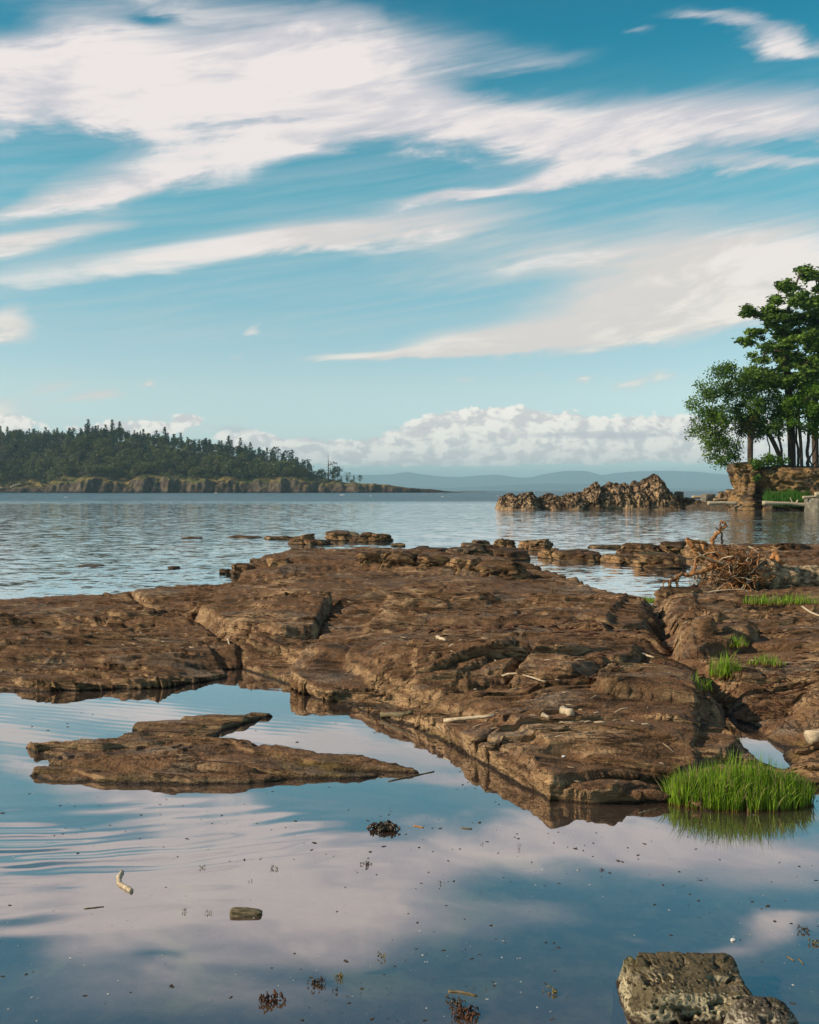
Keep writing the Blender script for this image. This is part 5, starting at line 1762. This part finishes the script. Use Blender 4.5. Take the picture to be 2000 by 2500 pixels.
def island_wood():
    r = np.random.default_rng(11)
    con = [conifer_mesh('conifer', h, w, 50 + i, rg, .15) for i, (h, w, rg) in enumerate([(13, 7.5, .15), (15, 7.0, .2), (12, 7.5, .2), (13, 6.5, .3), (11, 7.0, .2)])]
    pine = [conifer_mesh('pine', 13, 8.5, 70, .45, .35, True), conifer_mesh('pine', 12, 7.5, 71, .5, .3, True)]
    leaf = [broadleaf_mesh('broadleaf', h, w, 90 + i) for i, (h, w) in enumerate([(10, 8.5), (9, 9), (11, 8), (8, 8.5)])]
    olive = [broadleaf_mesh('olive', 8, 8.5, 97), broadleaf_mesh('olive', 7, 7.5, 98)]
    brown = [broadleaf_mesh('brown', 8, 7.5, 103, 230, .6)]
    shrub = [broadleaf_mesh('shrub', 4, 5.5, 110, 260, .55), broadleaf_mesh('shrub', 3.2, 5, 111, 220, .5)]
    for ms, mt in ((con, 'far_fir'), (pine, 'far_fir'), (leaf, 'far_leaf'), (olive, 'far_olive'), (brown, 'far_brown'), (shrub, 'far_leaf')):
        for me in ms:
            me.materials.append(M[mt]); me.materials.append(M['tree_bark'])
    count = {}

    def put(me, x, t, s, name, label, cat, group, dz=-.4, lean=0):
        y, z = island_z(x, t)
        o = link(name, me)
        o.location = (x, y, z + dz)
        o.rotation_euler = (lean * r.normal(), lean * r.normal(), r.uniform(0, 6.28))
        o.scale = (s * r.uniform(.85, 1.15), s * r.uniform(.85, 1.15), s)
        tag(o, label, cat, group)
        count[name] = count.get(name, 0) + 1
    xs = np.arange(island_x(-520), island_x(880), 6.2)
    t = 11.0
    row = 0
    while t < 165:
        for x in xs + (row % 2) * 3.3:
            px = x / 700 * FPX + 1000
            xx = x + r.normal(0, 1.6); tt = t + r.normal(0, 2.0)
            edge = 8 + 9 * vn2(np.array(xx * .05), np.array(3.0), 3)
            lim = np.interp(px, [-200, 640, 730, 790, 840, 880], [165, 120, 75, 45, 25, 10])
            if px > 150 and tt > 125:
                continue
            if tt > lim or tt < 9:
                continue
            if xx / island_z(xx, tt)[0] * FPX + 1000 < -60:
                continue
            if tt > 60 and r.uniform() < .08:
                continue
            if tt < edge:
                if r.uniform() < (.75 if px > 75 else .9):
                    put(shrub[r.integers(2)], xx, tt, r.uniform(.5, 1.15), 'island_shrub', 'low green shrub along the cliff top of the far island', 'shrub', 'shrubs on the far island')
                continue
            pc = .08 + .5 * sstep(35, 85, tt) + .2 * (px > 560) - .1 * (px < 350)
            if px > 740:
                put(pine[r.integers(2)] if r.uniform() < .4 else shrub[0], xx, tt, r.uniform(.45, .8), 'island_pine', 'low wind-bent pine on the tapering end of the far island', 'tree', 'wind-bent pines of the far island')
                continue
            if r.uniform() < pc:
                put(con[r.integers(len(con))], xx, tt, r.uniform(.6, .95), 'island_conifer', 'dark conifer in the dense wood covering the far island', 'tree', 'conifers of the far island')
            else:
                q = r.uniform()
                if q < .58:
                    put(leaf[r.integers(len(leaf))], xx, tt, r.uniform(.8, 1.25), 'island_broadleaf_tree', 'round green broadleaf tree in the wood covering the far island', 'tree', 'broadleaf trees of the far island')
                elif q < .84:
                    put(olive[r.integers(2)], xx, tt, r.uniform(.7, 1.1), 'island_olive_tree', 'olive-green rounded tree on the lower slope of the far island', 'tree', 'olive-green trees of the far island')
                else:
                    put(brown[0], xx, tt, r.uniform(.7, 1.0), 'island_bare_tree', 'brownish half-bare tree on the lower slope of the far island', 'tree', 'half-bare trees of the far island')
        t += 5.6 if t < 40 else 8.0
        row += 1
    # trees that stand out on the skyline
    for i, (px, top, kind, lab) in enumerate([
        (82, 1020, 0, 'first dark conifer standing above the left skyline of the island'), (116, 1024, 5, 'twin-topped dark pine near the left skyline of the island'), (165, 1018, 5, 'broad dark pine left of the highest skyline trees'),
        (188, 1016, 3, 'spiky dark conifer on the highest part of the skyline'), (212, 1023, 1, 'narrow dark conifer just past the highest skyline trees'), (255, 1018, 0, 'full dark conifer that rises highest on the island skyline'),
        (275, 1024, 1, 'slender conifer beside the highest full one'), (297, 1028, 3, 'ragged conifer at the step of the skyline'), (349, 1047, 2, 'small pointed conifer in the skyline gap'), (384, 1039, 0, 'neat pointed conifer after the skyline gap'),
        (404, 1041, 3, 'ragged conifer beside the neat pointed one'), (443, 1056, 1, 'narrow pointed conifer before the flat-topped pine'), (481, 1049, 6, 'flat-topped pine overtopping the island wood'), (502, 1058, 3, 'leaning conifer beside the flat-topped pine'),
        (560, 1063, 0, 'pointed conifer above the middle of the island'), (588, 1068, 1, 'slender pointed conifer past the middle of the island'), (612, 1079, 2, 'short conifer before the layered one'), (633, 1074, 3, 'tall layered conifer on the falling skyline'),
        (652, 1092, 2, 'small conifer below the layered one'), (672, 1090, 5, 'wind-bent conifer on the falling skyline'), (700, 1099, 5, 'wide-armed pine where the wood thins out'), (714, 1097, 3, 'thin pale-stemmed conifer where the wood thins out'),
        (748, 1120, 5, 'crouched pine at the end of the close wood'), (812, 1126, 6, 'flat-layered pine on the open tip of the island'), (824, 1138, 5, 'short pine beside the flat-layered one'), (864, 1160, 3, 'lone dwarf pine on the low rocks of the tip'),
    ]):
        x = island_x(px)
        tt = float(np.interp(px, [0, 560, 700, 760, 830, 870], [92, 88, 70, 40, 20, 12]))
        y, z = island_z(x * 1.0, tt)
        x = (px - 1000) / FPX * y
        y, z = island_z(x, tt)
        ztop = EYE + (1197 - top) / FPX * y
        me = (con + pine)[min(kind, 6)]
        hm = max(v.co.z for v in me.vertices)
        s = max(.28, min(1.05, (ztop - z) / hm))
        o = link('skyline_tree', me)
        o.location = (x, y, max(z - .4, ztop - hm * s) if ztop - hm * s < z + 3 else z - .4)
        o.rotation_euler = (0, 0, r.uniform(0, 6.28))
        o.scale = (s * 1.05, s * 1.05, s)
        tag(o, lab, 'tree', 'skyline trees of the far island')
    # dead snag
    x = island_x(794); y, z = island_z(x, 22)
    ztop = EYE + (1197 - 1109) / FPX * y
    tb = Tubes(); H = ztop - z
    tb.add([(0, 0, -1), (.1, 0, H * .5), (-.15, 0, H)], [.55, .38, .12], 6)
    for k in range(9):
        zz = H * random.uniform(.3, .9); a = random.uniform(0, 6.28)
        tb.add([(0, 0, zz), (math.cos(a) * .9, math.sin(a) * .9, zz + .25)], [.1, .03], 4)
    o = link('dead_tree', tb.mesh('dead_tree'), M['tree_bark'], loc=(x, y, z))
    tag(o, 'bare dead snag standing on the open tip of the island', 'dead tree')
    for i, (x0, y0, x1, y1, lab) in enumerate([(26, 1190, 36, 1184, 'white stranded log on the shaded cove beach'), (38, 1184, 51, 1181, 'higher white log on the shaded cove beach'), (-10, 1190, 6, 1191, 'white log at the picture edge on the cove beach')]):
        log('beach_log', [(x0, y0), ((x0 + x1) / 2, (y0 + y1) / 2), (x1, y1)], 756, .55, lab, 'driftwood', 6, group='white logs on the cove beach')
    boulder('reef', 1110, 1202, 1200, 1202, 'low dark reef beyond the tip of the island', None, -.3, .3, 2.5, 'reef', 140, .1, 12)
    print('ISLAND', count)


island_wood()


# ------------------------------------------------------------------ ship half hidden by the bluff
def ship():
    p = at(1786, 1196, D=3000)
    root = empty('ship', (p.x, 3000, 0))
    bm = bmesh.new()
    pts = [(-16, 0, 0), (14, 0, 0), (19, 0, 5), (-17, 0, 4.2)]
    for y in (-3, 3):
        for q in pts:
            bm.verts.new((q[0], y if q[0] < 15 else y * .2, q[2]))
    bm.verts.ensure_lookup_table()
    v = bm.verts
    for f in ((0, 1, 2, 3), (7, 6, 5, 4), (0, 4, 5, 1), (1, 5, 6, 2), (2, 6, 7, 3), (3, 7, 4, 0)):
        bm.faces.new([v[i] for i in f])
    me = bpy.data.meshes.new('hull'); bm.to_mesh(me); bm.free()
    link('hull', me, simple('hull_red', (.3, .05, .03), (.4, .08, .05), .3, .5), root)
    bm = bmesh.new()
    for (x0, x1, z0, z1, w) in ((4, 13, 4.3, 9, 2.4), (5, 11, 9, 12.5, 2), (7, 8, 12.5, 16, .4)):
        m = bmesh.ops.create_cube(bm, size=1)
        bmesh.ops.scale(bm, vec=(x1 - x0, 2 * w, z1 - z0), verts=m['verts'])
        bmesh.ops.translate(bm, vec=((x0 + x1) / 2, 0, (z0 + z1) / 2), verts=m['verts'])
    me = bpy.data.meshes.new('superstructure'); bm.to_mesh(me); bm.free()
    link('superstructure', me, simple('white_paint', (.75, .75, .73), (.82, .82, .8), .3, .4), root)
    tag(root, 'small red and white ship on the horizon beside the bluff', 'ship')


ship()


# ------------------------------------------------------------------ things lying on the rock and floating in the pool
def stick(name, a, b, r0, label, mat='driftwood', r1=None, mid=None, on='rock', seed=0, group=None, cat='stick', sides=8, zoff=0.0):
    A = hit(*a) if on == 'rock' else at(*a); B = hit(*b) if on == 'rock' else at(*b)
    pts = [A]
    for m_ in (mid or []):
        pts.append(hit(*m_) if on == 'rock' else at(*m_))
    pts.append(B)
    lift = r0 * .7 if on == 'rock' else r0 * .25
    base = A.copy()
    Q = bend([p - base + Vector((0, 0, lift + zoff)) for p in pts], 5, r0 * .12, seed)
    tb = Tubes(); tb.add(Q, np.linspace(r0, r1 if r1 is not None else r0 * .7, len(Q)), sides, True, .25, seed)
    o = link(name, tb.mesh(name), M[mat], loc=tuple(base))
    tag(o, label, cat, group)
    return o


stick('driftwood_stick', (1084, 1764), (1207, 1752), .016, 'pale straight stick lying along the edge of the front slab', seed=1)
stick('driftwood_stick', (1323, 1750), (1342, 1762), .017, 'short pale stick on the slab left of the stubby piece', seed=2)
stick('driftwood_piece', (1374, 1740), (1394, 1750), .028, 'stubby bleached wood piece on the front slab', r1=.024, seed=3)
stick('driftwood_stick', (1214, 1656), (1336, 1668), .009, 'long thin curved stick on the middle shelf', mid=[(1260, 1651)], seed=4)
stick('driftwood_stick', (1559, 1599), (1597, 1610), .011, 'short pale stick beside the gully on the shelf', seed=5)
stick('driftwood_stick', (1067, 1560), (1088, 1575), .016, 'crooked pale stick in the middle of the main shelf', mid=[(1080, 1564)], seed=6)
stick('driftwood_stick', (933, 1750), (1008, 1744), .022, 'grey stick resting on rock above the channel', 'old_wood', mid=[(975, 1750)], seed=7)
stick('driftwood_stick', (1958, 1492), (2010, 1512), .014, 'thin pale branch at the picture edge below the trunk', mid=[(1985, 1500)], seed=8)
stick('driftwood_stick', (556, 1562), (562, 1580), .010, 'small upright pale stick against the undercut block', seed=9)
stick('cut_log', (1972, 1812), (2080, 1800), .045, 'sawn end of a pale log lying on the right shelf', seed=10, r1=.045, cat='log', sides=14)
stick('bent_branch', (297, 2131), (322, 2177), .011, 'bent bleached branch floating in the still pool', 'driftwood', .010, [(291, 2150), (297, 2163), (310, 2170)], 'water', 11, sides=10)
stick('twig', (1612, 1975), (1560, 1985), .005, 'thin dark twig at the waterline of the front slab', 'old_wood', on='water', seed=12)
stick('twig', (948, 1908), (1060, 1884), .005, 'grey twig on the pointed end of the low slab', 'old_wood', on='water', mid=[(1000, 1897)], seed=13)
stick('twig', (1095, 2421), (1165, 2432), .005, 'dark twig floating left of the yellow leaves', 'old_wood', on='water', mid=[(1130, 2424)], seed=14)
stick('twig', (1922, 2335), (1940, 2347), .003, 'dark forked twig floating behind the pitted stone', 'old_wood', on='water', seed=15)
stick('twig', (1950, 2341), (1962, 2354), .003, 'small dark twig beside the forked one', 'old_wood', on='water', seed=16)
stick('twig', (205, 2219), (254, 2214), .003, 'short dark twig floating below the bent branch', 'old_wood', on='water', seed=17)
stick('twig', (1010, 2016), (1034, 2021), .004, 'orange sliver of wood floating right of the dark weed', 'root', on='water', seed=18)
stick('twig', (1125, 2022), (1153, 2024), .004, 'dark sliver floating in the middle of the pool', 'old_wood', on='water', seed=19)


def wood_chunk():
    c = at(603, 2232)

    def disp(P, Nn):
        q = P * np.array([9, 30, 30])
        return Nn * (fbm3(q[:, 0], q[:, 1], q[:, 2], 4, 9)[:, None] * .012)
    o = link('wood_chunk', blob_mesh('wood_chunk', 20, (.13, .05, .034), 5, disp), M['old_wood'], loc=(c.x, c.y, .002))
    o.rotation_euler = (0, .04, -.06)
    tag(o, 'mossy chunk of old wood floating in the pool', 'wood')


wood_chunk()


def weed(px, py, w, label, mat='weed', n=40, seed=0, h=.02, group='rockweed floating in the pool'):
    c = at(px, py)
    r = np.random.default_rng(seed)
    W = w / FPX * c.y
    tb = Tubes()
    for i in range(n):
        a = r.uniform(0, 6.28); q = math.sqrt(r.uniform()) * .5
        x, y = math.cos(a) * q * W, math.sin(a) * q * W * .75
        L = W * r.uniform(.1, .24); d = r.uniform(0, 6.28); e = L * .5
        z0 = r.uniform(0, h)
        tb.add([(x, y, z0), (x + math.cos(d) * L * .5, y + math.sin(d) * L * .5, z0 + r.uniform(0, h) * .6), (x + math.cos(d) * L * .8, y + math.sin(d) * L * .8, z0 + r.uniform(-.3, .5) * h), (x + math.cos(d) * L, y + math.sin(d) * L, z0 * .5)],
               np.array([.12, .28, .34, .1]) * L * r.uniform(.6, 1.1) * .8, 5)
    o = link('rockweed', tb.mesh('rockweed'), M[mat], loc=(c.x, c.y, 0))
    tag(o, label, 'seaweed', group)


for i, (px, py, w, lab, mat, n) in enumerate([
    (945, 2023, 70, 'wide dark brown rockweed raft in the middle of the pool', 'weed', 90),
    (774, 2405, 46, 'dark rockweed bunch beside a smaller golden one near the bottom', 'weed', 34), (829, 2388, 30, 'golden-brown rockweed sprig right of the dark bunch', 'weed_gold', 18), (823, 2420, 22, 'tiny rockweed sprig under the golden-brown one', 'weed', 8),
    (664, 2443, 62, 'reddish rockweed bunch lowest in the picture', 'wrack', 34), (933, 2331, 20, 'small golden weed with two bladders', 'weed_gold', 8), (936, 2341, 24, 'golden weed just under the two-bladder one', 'weed_gold', 8),
    (670, 2121, 22, 'small dark golden weed above the wood chunk', 'weed_gold', 12), (493, 2118, 18, 'pale golden weed right of the bent branch', 'weed_gold', 8), (897, 2111, 28, 'thin brown weed mat under the dark raft', 'weed', 16),
    (450, 2226, 18, 'golden bladder left of the wood chunk', 'weed_gold', 8), (508, 2230, 18, 'golden bladder touching a foam line by the wood chunk', 'weed_gold', 8), (612, 2153, 14, 'single brown leaf of weed above the wood chunk', 'weed', 5),
    (1470, 2124, 16, 'little rust-red weed below the front slab', 'wrack', 8), (1991, 2305, 34, 'yellow weed at the picture edge behind the pitted stone', 'weed_gold', 16), (1962, 2272, 40, 'dark stringy weed at the picture edge', 'weed', 14),
    (1135, 2480, 70, 'red-brown weed tangle at the bottom edge', 'wrack', 34), (1105, 2450, 50, 'loose brown weed above the bottom red tangle', 'weed', 20), (1155, 2414, 14, 'yellow leaf left of the second yellow leaf', 'weed_gold', 4), (1186, 2416, 16, 'second yellow leaf right of the twig', 'weed_gold', 4), (1345, 2424, 40, 'loose golden weed left of the pitted stone', 'weed_gold', 12),
    (1268, 2064, 12, 'tiny dark weed right of the middle of the pool', 'weed', 5), (1180, 2062, 12, 'tiny brown weed under the orange sliver', 'weed', 5), (1265, 2077, 16, 'small twiggy weed right of the middle of the pool', 'weed', 6), (1078, 2157, 18, 'tiny dark weed below the middle of the pool', 'weed', 6),
]):
    weed(px, py, w, lab, mat, n, 200 + i, .006 + .0002 * w)


def shell(px, py, s, label, on='rock'):
    c = hit(px, py) if on == 'rock' else at(px, py)

    def disp(P, Nn):
        return Nn * 0
    o = link('shell', blob_mesh('shell', 8, (s, s * .7, s * .35), 2.2, disp), M['shell'], loc=(c.x, c.y, c.z + s * .1))
    o.rotation_euler = (0, 0, 1.0)
    tag(o, label, 'shell')


shell(1377, 1850, .035, 'white shell lying on the front slab')
shell(1790, 2296, .026, 'white feather-like shell floating behind the pitted stone', 'water')


def isle_mask(x, y):
    return poly_sd(np.array([x]), np.array([y]), ISLE_W)[0] > -.03


ISLE_W = [(at(*v).x, at(*v).y) for v in ISLE]


def flecks(name, n, mat, smin, smax, label, seed, aspect=(1, 2.5), band=None):
    r = np.random.default_rng(seed)
    V = []; F = []; k = 0; off = 0; tries = 0
    while k < n and tries < n * 20:
        tries += 1
        D = 1 / r.uniform(1 / 8.0, 1 / 3.0) if band is None else r.uniform(*band)
        x = r.uniform(-.5, .5) * D
        if r.uniform() > .12 + 2.4 * max(0, float(fbm(np.array(x * 1.1), np.array(D * 1.9), 4, seed)) + .08):
            continue
        if ground(x, D) > 0 or isle_mask(x, D):
            continue
        s = r.uniform(smin, smax) * (r.uniform(.3, 1) ** 1.5) * (D / 4.5) ** .5
        a = r.uniform(0, np.pi); e = r.uniform(*aspect)
        t = np.linspace(0, 2 * np.pi, 6, endpoint=False)
        px_ = np.cos(t) * s * e * r.uniform(.7, 1.2, 6); py_ = np.sin(t) * s
        ring = np.stack([x + px_ * math.cos(a) - py_ * math.sin(a), D + px_ * math.sin(a) + py_ * math.cos(a), np.full(6, .0008)], 1)
        V.append(ring); V.append(np.array([[x, D, .001 + s * .45]]))
        F.append(np.array([(off + q, off + (q + 1) % 6, off + 6) for q in range(6)])); off += 7
        k += 1
    o = link(name, mesh_np(name, np.concatenate(V), np.concatenate(F)), M[mat])
    tag(o, label, 'debris', kind='stuff')


flecks('floating_debris', 620, 'fleck_dark', .002, .010, 'dark flecks of bark and weed strewn over the pool', 5)
flecks('foam_flecks', 420, 'foam', .0015, .006, 'pale foam flecks scattered on the pool', 6, (1, 2.0))


def litter(name, n, mat, label, seed, lmin, lmax, wid, zone):
    """chips and dry weed lying on the shelf, following its surface"""
    r = np.random.default_rng(seed)
    tb = Tubes(); k = 0; tries = 0
    while k < n and tries < n * 30:
        tries += 1
        u = r.uniform(-.42, .5); D = 1 / r.uniform(1 / 20.0, 1 / 5.5)
        x = u * D
        if zone(x, D, r) is False:
            continue
        z = ground(x, D)
        if z < .05:
            continue
        L = r.uniform(lmin, lmax); a = r.normal(0, .5)
        x2, y2 = x + math.cos(a) * L, D + math.sin(a) * L
        z2 = ground(x2, y2)
        if abs(z2 - z) > L * .6:
            continue
        w = wid * r.uniform(.5, 1.2)
        tb.add([(x, D, z + w * .4), ((x + x2) / 2, (D + y2) / 2 + r.normal(0, L * .12), (z + z2) / 2 + w * .9), (x2, y2, z2 + w * .4)], [w * .6, w, w * .5], 4)
        k += 1
    o = link(name, tb.mesh(name), M[mat])
    tag(o, label, 'debris', kind='stuff')


litter('driftwood_chips', 420, 'chip', 'pale wood chips and splinters strewn over the shelf', 3, .02, .09, .006, lambda x, D, r: r.uniform() < .3 + .9 * max(0, float(fbm(np.array(x * .8), np.array(D * .8), 2, 4)) + .2))
_wr = [at(1130, 1530, .3), at(1450, 1540, .3), at(1620, 1555, .3)]
litter('dry_wrack_line', 420, 'wrack', 'line of dry red-brown seaweed across the main shelf', 4, .05, .16, .010,
       lambda x, D, r: min(math.hypot((x - w.x) * .5, (D - w.y)) for w in [_wr[0].lerp(_wr[1], q / 8) for q in range(9)] + [_wr[1].lerp(_wr[2], q / 4) for q in range(5)]) < abs(r.normal(0, .22)) + .02)
litter('wrack_litter', 260, 'wrack', 'dry weed scraps caught around the gully of the right shelf', 6, .04, .13, .008,
       lambda x, D, r: math.hypot((x - at(1860, 1650, .25).x) * .7, D - at(1860, 1650, .25).y) < abs(r.normal(0, .6)))


def whitecaps():
    r = np.random.default_rng(8)
    V = []; F = []; off = 0
    for (px, py, w) in [(161, 1214, 9), (835, 1209, 14), (965, 1201, 7), (978, 1202, 5), (955, 1203, 6), (528, 1204, 9), (460, 1203, 8), (905, 1211, 8), (1080, 1213, 8), (1215, 1211, 6)]:
        c = at(px, py); W = w / FPX * c.y
        n = 12; t = np.linspace(-1, 1, n)
        z = .35 * np.clip(1 - t ** 2, 0, 1) * r.uniform(.5, 1.1, n) * W / 2.5 + .02
        for (dy, zz) in ((-.5, z * 0 + .01), (0, z), (.6, z * 0 + .01)):
            V.append(np.stack([c.x + t * W / 2, np.full(n, c.y + dy) + r.normal(0, .2, n), zz], 1))
        f = grid_faces(3, n) + off
        F.append(f); off += 3 * n
    o = link('whitecaps', mesh_np('whitecaps', np.concatenate(V), np.concatenate(F)), M['shell'])
    tag(o, 'scattered white wave crests on the choppy outer water', 'foam', kind='stuff')


whitecaps()



# ------------------------------------------------------------------ air
def make_haze():
    V = [(x, y, z) for x in (-37000, 37000) for y in (-60, 15000) for z in (-9, HAZE_TOP)]
    F = [(0, 1, 3, 2), (4, 6, 7, 5), (0, 4, 5, 1), (2, 3, 7, 6), (0, 2, 6, 4), (1, 5, 7, 3)]
    me = bpy.data.meshes.new('haze')
    me.from_pydata(V, [], F)
    m, N, out = material('sea_haze')
    v = N.new('ShaderNodeVolumePrincipled')
    v.inputs['Color'].default_value = HAZE_COLOR
    v.inputs['Density'].default_value = HAZE_DENSITY
    v.inputs['Anisotropy'].default_value = 0.0
    N.t.links.new(v.outputs[0], out.inputs['Volume'])
    o = link('haze', me, m)
    tag(o, 'pale blue sea air between the shore and the hills', 'haze', kind='stuff')


HAZE_TOP = 246.0
HAZE_DENSITY = 1.35e-4
HAZE_COLOR = (.55, .84, 1.0, 1)
make_haze()
